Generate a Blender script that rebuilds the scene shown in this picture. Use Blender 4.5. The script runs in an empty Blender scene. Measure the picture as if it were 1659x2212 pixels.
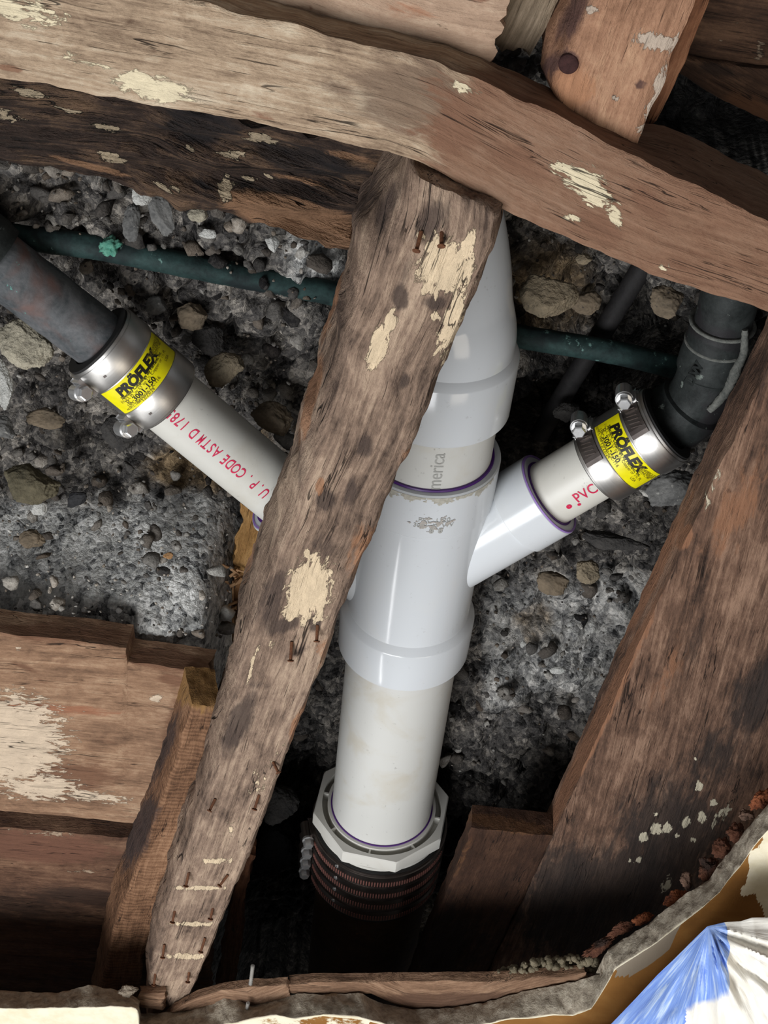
import bpy, bmesh, math, random
from mathutils import Vector, Matrix, noise
random.seed(7)
SC = bpy.context.scene
COL = SC.collection
R = math.radians
# ------------------------------------------------------------------ camera
F, CXP, CYP = 3067.0, 829.5, 1106.0            # focal length in px of the 1659x2212 frame
PITCH, ROLL = R(42), R(8)
CAM = Vector((0, 0, 1.6))
_f = Vector((0, math.cos(PITCH), -math.sin(PITCH)))
_r0 = Vector((1, 0, 0)); _u0 = Vector((0, math.sin(PITCH), math.cos(PITCH)))
CR = _r0*math.cos(ROLL) + _u0*math.sin(ROLL)
CU = -_r0*math.sin(ROLL) + _u0*math.cos(ROLL)
cd = bpy.data.cameras.new('camera'); co = bpy.data.objects.new('camera', cd); COL.objects.link(co)
co.matrix_world = Matrix(((CR.x, CU.x, -_f.x, CAM.x), (CR.y, CU.y, -_f.y, CAM.y), (CR.z, CU.z, -_f.z, CAM.z), (0, 0, 0, 1)))
cd.sensor_fit = 'AUTO'; cd.sensor_width = 36; cd.lens = F/2212*36; cd.clip_start = .01
SC.camera = co
# ------------------------------------------------------------------ light and exposure
SC.view_settings.view_transform = 'Standard'; SC.view_settings.look = 'None'
SC.view_settings.gamma = 1; SC.view_settings.use_curve_mapping = False
SC.view_settings.exposure = 0.0
W = bpy.data.worlds.new('room_light'); SC.world = W; W.use_nodes = True
W.node_tree.nodes['Background'].inputs[0].default_value = (.95, .97, 1, 1)
W.node_tree.nodes['Background'].inputs[1].default_value = .13
def area(name, loc, target, sx, sy, power, col=(1, 1, 1)):
    l = bpy.data.lights.new(name, 'AREA'); l.shape = 'RECTANGLE'; l.size = sx; l.size_y = sy; l.energy = power; l.color = col
    o = bpy.data.objects.new(name, l); COL.objects.link(o); o.location = loc
    o.rotation_euler = (Vector(target)-Vector(loc)).to_track_quat('-Z', 'Y').to_euler()
    return o
area('window_daylight', (-.70, -1.5, .92), (.0, .75, .85), 1.5, 1.05, 58, (.97, .985, 1))
area('streak_light', (-.56, -.30, .02), (.0, .75, .90), .05, .7, 1.8, (1, 1, 1))  # added low strip light, gives the white pipes their narrow highlight streak
area('room_lamp', (1.2, -1.2, .9), (.3, .7, .8), .9, .6, 7, (1, .90, .76))

# ------------------------------------------------------------------ helpers
def ray(px, py):
    return _f + CR*((px-CXP)/F) + CU*(-(py-CYP)/F)
def at(px, py, Y):                       # point of the vertical plane y = Y seen at a photo pixel
    d = ray(px, py); return CAM + d*(Y/d.y)
def proj(p):
    q = p-CAM; z = q.dot(_f); return CXP + F*q.dot(CR)/z, CYP - F*q.dot(CU)/z, z
def mpp(px, py, Y):                      # metres per pixel there
    return proj(at(px, py, Y))[2]/F
def lin(c):
    return tuple(((v/255)/12.92 if v/255 <= .04045 else ((v/255+.055)/1.055)**2.4) for v in c)
def fbm(p, o=4):
    return noise.fractal(p, 1.0, 2.1, o, noise_basis='PERLIN_ORIGINAL')
def tag(o, label=None, cat=None, group=None, kind=None):
    if label: o['label'] = label
    if cat: o['category'] = cat
    if group: o['group'] = group
    if kind: o['kind'] = kind
    return o
def empty(name, loc, label, cat, group=None):
    o = bpy.data.objects.new(name, None); COL.objects.link(o); o.location = loc; o.empty_display_size = .01
    return tag(o, label, cat, group)
def link(name, bm, mat, parent=None, smooth=True, autos=None):
    me = bpy.data.meshes.new(name); bmesh.ops.recalc_face_normals(bm, faces=bm.faces[:]); bm.to_mesh(me); bm.free()
    me.materials.append(mat)
    for p in me.polygons: p.use_smooth = smooth
    if autos is not None: me.set_sharp_from_angle(angle=R(autos))
    o = bpy.data.objects.new(name, me); COL.objects.link(o)
    if parent:
        o.parent = parent
        o.matrix_parent_inverse = Matrix.Translation(abspos(parent)).inverted()
    return o
def abspos(o):
    v = Vector(o.location)
    if o.parent is not None and o.type == 'EMPTY': v = v
    return v
def ss(a, b, x):
    t = max(0, min(1, (x-a)/(b-a))); return t*t*(3-2*t)

# ------------------------------------------------------------------ materials
class NT:
    def __init__(s, name):
        s.m = bpy.data.materials.new(name); s.m.use_nodes = True; s.t = s.m.node_tree
        s.b = s.t.nodes['Principled BSDF']; s.out = s.t.nodes['Material Output']
    def n(s, ty, **k):
        x = s.t.nodes.new(ty)
        for a, v in k.items(): setattr(x, a, v)
        return x
    def l(s, a, b): s.t.links.new(a, b)
    def put(s, sock, v):
        if hasattr(v, 'links') or isinstance(v, bpy.types.NodeSocket): s.l(v, sock)
        else: sock.default_value = v
    def math(s, op, a, b=0.0, c=None, clamp=False):
        x = s.n('ShaderNodeMath', operation=op, use_clamp=clamp); s.put(x.inputs[0], a); s.put(x.inputs[1], b)
        if c is not None: s.put(x.inputs[2], c)
        return x.outputs[0]
    def sm(s, v, a, b, lo=0., hi=1.):
        x = s.n('ShaderNodeMapRange', interpolation_type='SMOOTHSTEP'); s.put(x.inputs[0], v)
        for i, q in enumerate((a, b, lo, hi)): x.inputs[i+1].default_value = q
        return x.outputs[0]
    def mix(s, f, a, b, blend='MIX'):
        x = s.n('ShaderNodeMix', data_type='RGBA', blend_type=blend); s.put(x.inputs[0], f)
        for i, v in ((6, a), (7, b)):
            if isinstance(v, tuple): x.inputs[i].default_value = (*v[:3], 1)
            else: s.l(v, x.inputs[i])
        return x.outputs[2]
    def scale(s, vec, sc):
        x = s.n('ShaderNodeVectorMath', operation='MULTIPLY'); s.l(vec, x.inputs[0]); x.inputs[1].default_value = sc; return x.outputs[0]
    def noise(s, vec, sc=1., det=4., rough=.6, dist=0.):
        x = s.n('ShaderNodeTexNoise'); s.l(vec, x.inputs['Vector']); x.inputs['Scale'].default_value = sc
        x.inputs['Detail'].default_value = det; x.inputs['Roughness'].default_value = rough; x.inputs['Distortion'].default_value = dist
        return x.outputs[0]
    def voro(s, vec, sc, feat='F1', out=0):
        x = s.n('ShaderNodeTexVoronoi', feature=feat); s.l(vec, x.inputs['Vector']); x.inputs['Scale'].default_value = sc; return x.outputs[out]
    def ramp(s, f, stops):
        x = s.n('ShaderNodeValToRGB'); s.l(f, x.inputs[0]); e = x.color_ramp.elements
        while len(e) < len(stops): e.new(.5)
        for q, (p, c) in zip(e, stops): q.position = p; q.color = (*c, 1)
        return x.outputs[0]
    def attr(s, nm): return s.n('ShaderNodeAttribute', attribute_name=nm)
    def pos(s): return s.n('ShaderNodeTexCoord').outputs['Object']
    def bump(s, h, st, d=.001):
        x = s.n('ShaderNodeBump'); x.inputs['Strength'].default_value = st; x.inputs['Distance'].default_value = d
        s.l(h, x.inputs['Height']); s.l(x.outputs[0], s.b.inputs['Normal'])
    def set(s, base=None, rough=None, metal=None, spec=None):
        for nm, v in (('Base Color', base), ('Roughness', rough), ('Metallic', metal), ('Specular IOR Level', spec)):
            if v is None: continue
            if isinstance(v, tuple): v = (*v[:3], 1)
            s.put(s.b.inputs[nm], v)
        return s.m

def wood(name, dark, mid, light, pale=(190, 165, 135), stain=(38, 28, 25), accent=(150, 95, 60), seed=0., blotch=1., streak=1., saw=0., bump=1.):
    N = NT(name)
    g0 = N.attr('g').outputs['Vector']
    ad = N.n('ShaderNodeVectorMath', operation='ADD'); N.l(g0, ad.inputs[0]); ad.inputs[1].default_value = (seed, seed*.7, seed*1.3); g = ad.outputs[0]
    n1 = N.noise(N.scale(g, (9, 30, 30)), 1, 3, .55, .4)
    n2 = N.noise(N.scale(g, (22, 330, 330)), 1, 4, .65, .3)
    n3 = N.noise(N.scale(g, (260, 700, 700)), 1, 3, .7)
    n4 = N.noise(N.scale(g, (60, 90, 90)), 1, 5, .7, .6)
    t = N.math('MULTIPLY_ADD', n1, 1.3*blotch, .5-.65*blotch)
    t = N.math('ADD', t, N.math('MULTIPLY_ADD', n2, 1.25*streak, -.625*streak))
    t = N.math('ADD', t, N.math('MULTIPLY_ADD', n3, .35, -.175))
    t = N.math('ADD', t, N.math('MULTIPLY_ADD', n4, .8, -.4))
    if saw:
        w = N.n('ShaderNodeTexWave', wave_type='BANDS', bands_direction='X'); N.l(N.scale(g, (1, .25, .25)), w.inputs['Vector'])
        w.inputs['Scale'].default_value = 62; w.inputs['Distortion'].default_value = 7; w.inputs['Detail Scale'].default_value = 2.; w.inputs['Detail'].default_value = 3
        t = N.math('ADD', t, N.math('MULTIPLY_ADD', w.outputs[1], .3*saw, -.15*saw))
    c = N.ramp(t, [(.12, lin(dark)), (.5, lin(mid)), (.88, lin(light))])
    sep = N.n('ShaderNodeSeparateColor'); N.l(N.attr('m').outputs['Color'], sep.inputs[0])
    e = N.noise(N.scale(g, (90, 240, 240)), 1, 6, .68, .5)
    e2 = N.noise(N.scale(g, (40, 150, 150)), 1, 5, .65, .8)
    def mk(ch, en, a=.47, b=.55, amp=1.5):
        gate = N.math('MINIMUM', N.math('MULTIPLY', ch, 5.), 1.)
        return N.sm(N.math('ADD', ch, N.math('MULTIPLY', N.math('SUBTRACT', en, .5), N.math('MULTIPLY', gate, amp))), a, b)
    sf = mk(sep.outputs[0], e2, .38, .68, .8)
    c = N.mix(N.math('MULTIPLY', sf, .86), c, N.mix(n2, lin(stain), lin([v*1.6 for v in stain])))
    af = mk(sep.outputs[2], e2, .4, .62, .8)
    c = N.mix(N.math('MULTIPLY', af, .8), c, N.mix(n2, lin([v*.8 for v in accent]), lin([v*1.1 for v in accent])))
    pf = mk(sep.outputs[1], e)
    c = N.mix(N.math('MULTIPLY', pf, .93), c, N.mix(n4, lin([v*.8 for v in pale]), lin([min(255, v*1.12) for v in pale])))
    cr = N.noise(N.scale(g, (30, 900, 900)), 1, 2, .5, .2)
    crk = N.sm(cr, .68, .76)
    c5 = N.noise(N.scale(g, (7, 150, 150)), 1, 3, .55, .6); c6 = N.noise(N.scale(g, (14, 40, 40)), 1, 2, .5)
    split = N.math('MULTIPLY', N.sm(N.math('ABSOLUTE', N.math('SUBTRACT', c5, .5)), .002, .011, 1., 0.), N.sm(c6, .52, .6))
    crk = N.math('MAXIMUM', crk, N.math('MULTIPLY', split, 1.25))
    c = N.mix(N.math('MULTIPLY', crk, .7), c, lin((26, 19, 16)))
    h = N.math('ADD', N.math('MULTIPLY', n2, 1.0), N.math('MULTIPLY', n3, .5))
    h = N.math('ADD', h, N.math('MULTIPLY', e, .9)); h = N.math('SUBTRACT', h, N.math('MULTIPLY', crk, .8))
    h = N.math('ADD', h, N.math('MULTIPLY', pf, .6))
    N.bump(h, .75*bump, .0022)
    return N.set(c, .82, 0., .22)

def rough_mat(name, c1, c2, sc=60, spots=None, bump=.6, rough=.9, metal=0., c3=None, bd=.001, spec=.25):
    N = NT(name); p = N.pos()
    a = N.noise(p, sc, 6, .68, .4); b = N.noise(p, sc*6, 3, .6)
    f = N.math('ADD', N.math('MULTIPLY', a, .75), N.math('MULTIPLY', b, .25))
    c = N.ramp(f, [(.32, lin(c1)), (.68, lin(c2))])
    if c3:
        q = N.noise(p, sc*.35, 4, .6, .5); c = N.mix(N.sm(q, .52, .66), c, lin(c3))
    if spots:
        q = N.noise(p, sc*2.2, 5, .7); c = N.mix(N.sm(q, .63, .69), c, lin(spots))
    N.bump(N.math('ADD', a, N.math('MULTIPLY', b, .5)), bump, bd)
    return N.set(c, rough, metal, spec)

def pvc_mat(name, col, rough, dirt=.35, warm=(196, 190, 176)):
    N = NT(name); p = N.pos()
    a = N.noise(p, 18, 5, .6, .5); b = N.noise(p, 300, 3, .6); d = N.noise(p, 55, 4, .6)
    c = N.mix(N.math('MULTIPLY', N.sm(a, .5, .72), dirt), lin(col), lin(warm))
    c = N.mix(N.math('MULTIPLY', N.math('MULTIPLY', N.sm(b, .62, .7), N.sm(d, .5, .65)), .5*dirt+.1), c, lin((130, 126, 120)))
    N.bump(b, .04, .0005)
    r = N.math('MULTIPLY_ADD', a, .18, rough-.09)
    return N.set(c, r, 0., .45)
def plain(name, col, rough=.5, metal=0., spec=.4):
    N = NT(name); p = N.pos(); a = N.noise(p, 90, 4, .6)
    c = N.mix(a, lin([v*.86 for v in col]), lin([min(255, v*1.1) for v in col]))
    return N.set(c, N.math('MULTIPLY_ADD', a, .15, rough-.07), metal, spec)
def steel_mat(name, col=(214, 211, 207), rough=.36):
    N = NT(name); g = N.attr('g').outputs['Vector']
    a = N.noise(N.scale(g, (3, 900, 3)), 1, 3, .6); q = N.noise(N.pos(), 40, 3, .6)
    c = N.mix(q, lin([v*.86 for v in col]), lin(col))
    N.bump(a, .12, .0003)
    return N.set(c, N.math('ADD', N.math('MULTIPLY_ADD', a, .12, rough-.06), N.math('MULTIPLY', q, .06)), 1., .5)

M = {}
M['pvc_pipe'] = pvc_mat('pvc_pipe', (206, 206, 202), .42, .75)
M['pvc_fit'] = pvc_mat('pvc_fitting', (208, 212, 216), .15, .25, (214, 214, 210))
M['pvc_branch'] = pvc_mat('pvc_branch', (210, 208, 200), .4, .6)
M['pvc_dull'] = pvc_mat('pvc_dull', (214, 212, 205), .5, .5)
M['purple'] = plain('primer_purple', (78, 32, 118), .4)
M['purple_pale'] = plain('primer_pale', (150, 118, 190), .4)
M['steel'] = steel_mat('shield_steel')
M['screw'] = plain('screw_steel', (215, 215, 215), .25, .75)
M['dark_steel'] = plain('clamp_steel', (128, 120, 116), .36, 1.)
M['slot'] = plain('slot_copper', (176, 122, 112), .45, .6)
M['rubber'] = plain('rubber', (26, 25, 25), .65)
M['yellow'] = plain('label_yellow', (248, 228, 14), .38)
M['ink'] = plain('ink_black', (26, 24, 14), .5)
M['ink_soft'] = plain('ink_faded', (120, 108, 20), .5)
M['red'] = plain('ink_red', (205, 30, 78), .5)
M['grey_ink'] = plain('ink_grey', (168, 168, 164), .5)
M['iron'] = rough_mat('cast_iron', (44, 32, 24), (78, 58, 40), 40, (96, 66, 38), .5, .85)
M['copper'] = rough_mat('aged_copper', (46, 54, 57), (112, 112, 114), 40, (92, 150, 140), .4, .6, .15, (104, 80, 74))
M['verdigris'] = rough_mat('verdigris_copper', (14, 22, 24), (52, 76, 74), 46, (104, 136, 130), .4, .7, .1, (26, 34, 36))
M['elbow'] = rough_mat('dark_copper', (22, 25, 25), (54, 58, 57), 55, (112, 120, 114), .35, .6, .12, (40, 38, 40))
M['solder'] = rough_mat('solder_crust', (62, 66, 64), (128, 128, 122), 130, None, .6, .8)
M['green_crust'] = rough_mat('green_crust', (40, 112, 96), (116, 168, 148), 160, None, .6, .9)
M['black_pipe'] = rough_mat('black_pipe', (22, 21, 22), (40, 38, 38), 60, None, .4, .7)
M['rust'] = rough_mat('rusty_nail', (70, 44, 32), (120, 78, 52), 300, None, .5, .8)
M['brick'] = rough_mat('brick_red', (104, 56, 36), (166, 100, 66), 120, None, .9, .95, 0, (84, 48, 36), .002)
M['brick_dark'] = rough_mat('brick_dark', (74, 46, 36), (122, 80, 60), 120, None, .9, .95, 0, (60, 46, 40), .002)
M['brick_grey'] = rough_mat('brick_grey', (84, 66, 56), (132, 104, 88), 120, None, .9, .95, 0, (70, 52, 44), .002)
M['plasterlump'] = rough_mat('grey_plaster', (120, 108, 94), (176, 162, 144), 150, None, .9, .95, 0, None, .002)
M['debris'] = rough_mat('debris', (84, 78, 60), (150, 138, 116), 200, None, .9, .95, 0, None, .002)
M['twine'] = plain('twine', (150, 146, 140), .9)

# ------------------------------------------------------------------ boards
def polyline(pts, n):
    L = [0]
    for a, b in zip(pts, pts[1:]): L.append(L[-1]+math.dist(a[:2], b[:2]))
    out = []; k = 0
    for i in range(n+1):
        s = L[-1]*i/n
        while k < len(pts)-2 and L[k+1] < s: k += 1
        t = (s-L[k])/max(1e-9, L[k+1]-L[k]); out.append(tuple(a+(b-a)*t for a, b in zip(pts[k], pts[k+1])))
    return out
def stain_eval(st, px, py):
    m = [0., 0., 0.]
    for s in st:
        k, x, y, rx, ry = s[:5]; a = R(s[5]) if len(s) > 5 else 0; q = s[6] if len(s) > 6 else 1.
        dx, dy = px-x, py-y
        if abs(dx) > 2.2*max(rx, ry) or abs(dy) > 2.2*max(rx, ry): continue
        u = (dx*math.cos(a)+dy*math.sin(a))/rx; v = (-dx*math.sin(a)+dy*math.cos(a))/ry
        d = math.sqrt(u*u+v*v); val = max(0, 1-.5*d)*q
        i = 'dpa'.index(k); m[i] = max(m[i], min(1, val))
    return m
def board(name, A, B, Y, th, mat, stains=(), step=.003, rough=.0012, edge=.0016, wane=(0, 0), end=.002, tv=None, Y2=None, seed=0., parent=None, curl=None, tf=None):
    """plank whose front face runs between the edge lines A and B (pixels on plane Y), th deep behind it"""
    PA = [at(p[0], p[1], (p[2] if len(p) > 2 else Y)) for p in A]; PB = [at(p[0], p[1], (p[2] if len(p) > 2 else (Y2 or Y))) for p in B]
    length = max(sum((b-a).length for a, b in zip(P, P[1:])) for P in (PA, PB))
    n = max(8, int(length/step))
    def res(P):
        L = [0]
        for a, b in zip(P, P[1:]): L.append(L[-1]+(b-a).length)
        out = []; k = 0
        for i in range(n+1):
            s = L[-1]*i/n
            while k < len(P)-2 and L[k+1] < s: k += 1
            out.append(P[k].lerp(P[k+1], (s-L[k])/max(1e-9, L[k+1]-L[k])))
        return out
    a, b = res(PA), res(PB)
    w = max((p-q).length for p, q in zip(a, b)); nv = max(6, int(w/step)); nt = max(3, int(th/step/1.5))
    T = Vector(tv) if tv else Vector((0, th, 0))
    bm = bmesh.new(); G = []; Ms = []
    sd = Vector((seed*3.1, seed*1.7, seed*5.3))
    def mk(i, j, k):
        u, v, t = i/n, j/nv, k/nt
        p = a[i].lerp(b[i], v)
        ww = (a[i]-b[i]).length
        gu, gv = length*u, ww*(v-1)
        side = (b[i]-a[i]).normalized(); along = (a[min(n, i+1)]-a[max(0, i-1)]).normalized()
        sp = Vector((gu*14, gv*60, t*th*60))+sd; sp2 = Vector((gu*60, gv*160, t*th*160))+sd; sp3 = Vector((gu*45, 7*(v > .5), t*th*25))+sd
        sp4 = Vector((3.3, gv*130, t*th*130+9*(u > .5)))+sd
        dz = rough*(1.2*fbm(sp, 3)+.8*fbm(sp2, 3))
        wl, wr = wane
        if wl and v < wl: dz -= 0; p = p+T.normalized()*((1-v/wl)**2*th*.45)
        if wr and v > 1-wr: p = p+T.normalized()*((1-(1-v)/wr)**2*th*.45)
        if curl: p = p + T.normalized()*curl(u, v)
        ez = 1.0
        if j in (0, nv): p = p+side*(edge*(fbm(sp3, 4)))*1.4
        elif j in (1, nv-1): p = p+side*(edge*(fbm(sp3, 4)))*.7
        if i in (0, n): p = p+along*(end*fbm(sp4, 4))*1.6
        if k == 0: p = p - T.normalized()*dz
        # slightly eased arrises
        if k == 0 and (j in (0, nv) or i in (0, n)): p = p+T.normalized()*min(.0012, th*.08)
        p = p + T*(t*(tf(u) if tf else 1))
        V = bm.verts.new(p); G.append((gu, gv, t*th))
        x, y, _ = proj(p); Ms.append(stain_eval(stains, x, y)); return V
    front = [[mk(i, j, 0) for j in range(nv+1)] for i in range(n+1)]
    rim = [(i, 0) for i in range(n+1)]+[(n, j) for j in range(1, nv+1)]+[(i, nv) for i in range(n-1, -1, -1)]+[(0, j) for j in range(nv-1, 0, -1)]
    for i in range(n):
        for j in range(nv): bm.faces.new((front[i][j], front[i+1][j], front[i+1][j+1], front[i][j+1]))
    prev = [front[i][j] for i, j in rim]
    for k in range(1, nt+1):
        cur = [mk(i, j, k) for i, j in rim]
        for q in range(len(rim)):
            r_ = (q+1) % len(rim); bm.faces.new((prev[q], prev[r_], cur[r_], cur[q]))
        prev = cur
    bm.faces.new(prev[::-1])
    ng = len(G); bm.verts.index_update()
    o = link(name, bm, mat, parent, True, 50)
    setattrs(o, G, Ms)
    return o
def setattrs(o, G, Ms=None):
    at_ = o.data.attributes.new('g', 'FLOAT_VECTOR', 'POINT'); at_.data.foreach_set('vector', [c for v in G for c in v])
    if Ms:
        ca = o.data.color_attributes.new('m', 'FLOAT_COLOR', 'POINT'); ca.data.foreach_set('color', [c for v in Ms for c in (*v, 1)])

# ------------------------------------------------------------------ round things
def frame(D, up=None):
    D = D.normalized(); toc = (CAM-Vector((0, .77, .95))) if up is None else up
    N0 = (toc-D*toc.dot(D)).normalized(); return D, N0, D.cross(N0)
def lathe_into(bm, prof, O, D, seg=64, G=None, flat=None, a0=0, a1=2*math.pi, N0=None):
    D = D.normalized()
    if N0 is None:
        toc = CAM-O; N0 = (toc-D*toc.dot(D)).normalized()
    N1 = D.cross(N0); full = abs(a1-a0-2*math.pi) < 1e-6
    rows = []
    for t, r in prof:
        row = []
        for s in range(seg if full else seg+1):
            a = a0+(a1-a0)*s/seg; rr = r(a) if callable(r) else r
            row.append(bm.verts.new(O+D*t+(N0*math.cos(a)+N1*math.sin(a))*rr))
            if G is not None: G.append((a*(rr), t, 0))
        rows.append(row)
    for q in range(len(prof)-1):
        m = len(rows[q])
        for s in range(m if full else m-1):
            bm.faces.new((rows[q][s], rows[q][(s+1) % m], rows[q+1][(s+1) % m], rows[q+1][s]))
    return rows
def lathe(name, prof, O, D, mat, parent=None, seg=72, autos=35, close=True, **k):
    bm = bmesh.new(); G = []
    p = list(prof)+([prof[0]] if close else [])
    lathe_into(bm, p, O, D, seg, G, **k)
    n = len(bm.verts)
    o = link(name, bm, mat, parent, True, autos); setattrs(o, G); return o
def tube_prof(t0, t1, r, wall=.004, bev=.0006):
    return [(t0, r-wall), (t0, r-bev), (t0+bev, r), (t1-bev, r), (t1, r-bev), (t1, r-wall)]
def sweep(name, pts, rads, mat, parent=None, seg=48, wob=0., autos=35, capped=True):
    """tube along a list of 3-D points"""
    bm = bmesh.new(); rows = []; N = Vector((0, -1, .3)); G = []; s_ = 0
    for i, p in enumerate(pts):
        d = (pts[min(len(pts)-1, i+1)]-pts[max(0, i-1)]).normalized(); N = (N-d*N.dot(d)).normalized(); B = d.cross(N)
        if i: s_ += (p-pts[i-1]).length
        row = []
        for k in range(seg):
            a = 2*math.pi*k/seg; v = N*math.cos(a)+B*math.sin(a); rr = rads[i]
            if wob: rr += wob*fbm((p+v*rr)*90, 3)
            row.append(bm.verts.new(p+v*rr)); G.append((a*rr, s_, 0))
        rows.append(row)
    for q in range(len(rows)-1):
        for k in range(seg): bm.faces.new((rows[q][k], rows[q][(k+1) % seg], rows[q+1][(k+1) % seg], rows[q+1][k]))
    if capped: bm.faces.new(rows[0][::-1]); bm.faces.new(rows[-1])
    o = link(name, bm, mat, parent, True, autos); setattrs(o, G); return o
def spline(P, n=10):
    out = []
    for i in range(len(P)-1):
        p0, p1, p2, p3 = P[max(0, i-1)], P[i], P[i+1], P[min(len(P)-1, i+2)]
        for k in range(n):
            t = k/n
            out.append(tuple(.5*((2*b)+(c-a)*t+(2*a-5*b+4*c-d)*t*t+(3*b-a-3*c+d)*t**3) for a, b, c, d in zip(p0, p1, p2, p3)))
    out.append(tuple(P[-1])); return out
def vsp(P, n=10): return [Vector(q) for q in spline([tuple(p) for p in P], n)]
class Axis:                               # straight axis through two photo points at given depths
    def __init__(s, p, Yp, q, Yq):
        s.O = at(*p, Yp); s.E = at(*q, Yq); s.D = (s.E-s.O).normalized(); s.L = (s.E-s.O).length
    def t(s, px=None, py=None):           # distance along the axis where it is seen at px (or py)
        lo, hi = -1.2, 1.8
        f = (lambda t: proj(s.O+s.D*t)[0]-px) if px is not None else (lambda t: proj(s.O+s.D*t)[1]-py)
        a = f(lo)
        for _ in range(60):
            m = (lo+hi)/2; b = f(m)
            if (a < 0) == (b < 0): lo, a = m, b
            else: hi = m
        return lo
    def P(s, t): return s.O+s.D*t
def text_bm(txt, size, bold=0., shear=0., space=1.):
    cu = bpy.data.curves.new('t', 'FONT'); cu.body = txt; cu.size = size; cu.offset = bold; cu.shear = shear; cu.space_character = space
    cu.align_x = 'CENTER'; cu.align_y = 'CENTER'; cu.resolution_u = 4
    ob = bpy.data.objects.new('t', cu); COL.objects.link(ob)
    bpy.context.view_layer.update(); me = bpy.data.meshes.new_from_object(ob.evaluated_get(bpy.context.evaluated_depsgraph_get()))
    bm = bmesh.new(); bm.from_mesh(me); bpy.data.objects.remove(ob); bpy.data.curves.remove(cu); bpy.data.meshes.remove(me)
    return bm
def cut(bm, axis, st):
    lo = min(v.co[axis] for v in bm.verts); hi = max(v.co[axis] for v in bm.verts); x = lo+st
    no = Vector((1, 0, 0)) if axis == 0 else Vector((0, 1, 0))
    while x < hi:
        bmesh.ops.bisect_plane(bm, geom=bm.verts[:]+bm.edges[:]+bm.faces[:], plane_co=no*x, plane_no=no); x += st
def wrap(bm, O, D, r, t, ang, mode, N0, lift=.00025, th=.0001):
    """lay flat lettering on a cylinder. mode: 'c+' text runs round it with its top towards +D, 'c-' towards -D, 'a+' runs along +D, 'a-' along -D"""
    D = D.normalized(); N1 = D.cross(N0); sg = 1 if mode[1] == '+' else -1
    cut(bm, 0 if mode[0] == 'c' else 1, .0012)
    for v in bm.verts:
        x, y = v.co.x, v.co.y
        # right x up = outward
        if mode[0] == 'c': tt = t+sg*y; c = -sg*x*-1 if False else sg*(-1)*(-x) if False else None
        if mode[0] == 'c':
            tt = t+sg*y; a = ang + (-sg*x)/r*-1 if False else ang+sg*x/r*CSGN
        else:
            tt = t+sg*x; a = ang-sg*y/r*CSGN
        v.co = O+D*tt+(N0*math.cos(a)+N1*math.sin(a))*(r+lift)
    return bm
# with N1 = D x N0: up x normal = D x N0 = N1 for up=+D, so text-right = +N1
CSGN = 1
def letters(name, items, O, D, r, N0, mat, parent):
    bm = bmesh.new()
    for txt, size, t, ang, mode, bold, shear, space, *xs in items:
        tb_ = text_bm(txt, size, bold, shear, space)
        if xs:
            for v in tb_.verts: v.co.x *= xs[0]
        b = wrap(tb_, O, D, r, t, ang, mode, N0)
        me = bpy.data.meshes.new('x'); b.to_mesh(me); b.free(); bm.from_mesh(me); bpy.data.meshes.remove(me)
    me = bpy.data.meshes.new(name); bm.to_mesh(me); bm.free(); me.materials.append(mat)
    o = bpy.data.objects.new(name, me); COL.objects.link(o); o.parent = parent
    if parent: o.matrix_parent_inverse = Matrix.Translation(abspos(parent)).inverted()
    return o
def hexbolt(name, C, D, r, h, mat, parent, shank=None):
    bm = bmesh.new(); O = C
    lathe_into(bm, [(0, .0001), (0, r), (h*.8, r), (h, r*.82), (h, .0001)], O, D, 6, N0=frame(D, Vector((.3, .2, 1)))[1])
    if shank: lathe_into(bm, [(-shank, .0001), (-shank, r*.95), (0, r*1.12), (0.0003, r*1.12), (.0003, .0001)], O, D, 24)
    return link(name, bm, mat, parent, True, 30)
def box_into(bm, C, X, Y_, Z, sx, sy, sz, bev=0):
    r = bmesh.ops.create_cube(bm, size=1.0); m = Matrix((X.normalized()*sx, Y_.normalized()*sy, Z.normalized()*sz)).transposed()
    for v in r['verts']: v.co = C+m @ v.co
    if bev: bmesh.ops.bevel(bm, geom=list({e for v in r['verts'] for e in v.link_edges}), offset=bev, segments=2, affect='EDGES')

exec_parts = True
# ================================================================== SETTING: rubble wall
def depth_map(px, py):
    d = .850
    # mound behind the left planks and bank under the burnt board come forward
    d -= .122*ss(960, 1340, py+.03*(px-250))*ss(560, 440, px)
    d -= .045*ss(760, 430, py-.18*px)*ss(800, 640, px)*ss(1000, 600, py)
    d -= .03*ss(900, 1000, px)*ss(1300, 1500, py)*ss(1900, 1700, py)
    # holes
    def hole(x, y, rx, ry, dep):
        q = math.hypot((px-x)/rx, (py-y)/ry); return dep*ss(1.25, .75, q)
    d += hole(660, 1690, 150, 90, .25)+hole(1180, 905, 150, 80, .10)+hole(1420, 760, 130, 100, .10)+hole(1290, 740, 130, 240, .045)+hole(950, 690, 190, 60, .03)+hole(1560, 270, 220, 150, .13)
    d += hole(1130, 170, 80, 90, .03)
    d += .12*ss(1850, 2000, py)*ss(1150, 950, px)
    return d
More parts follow.
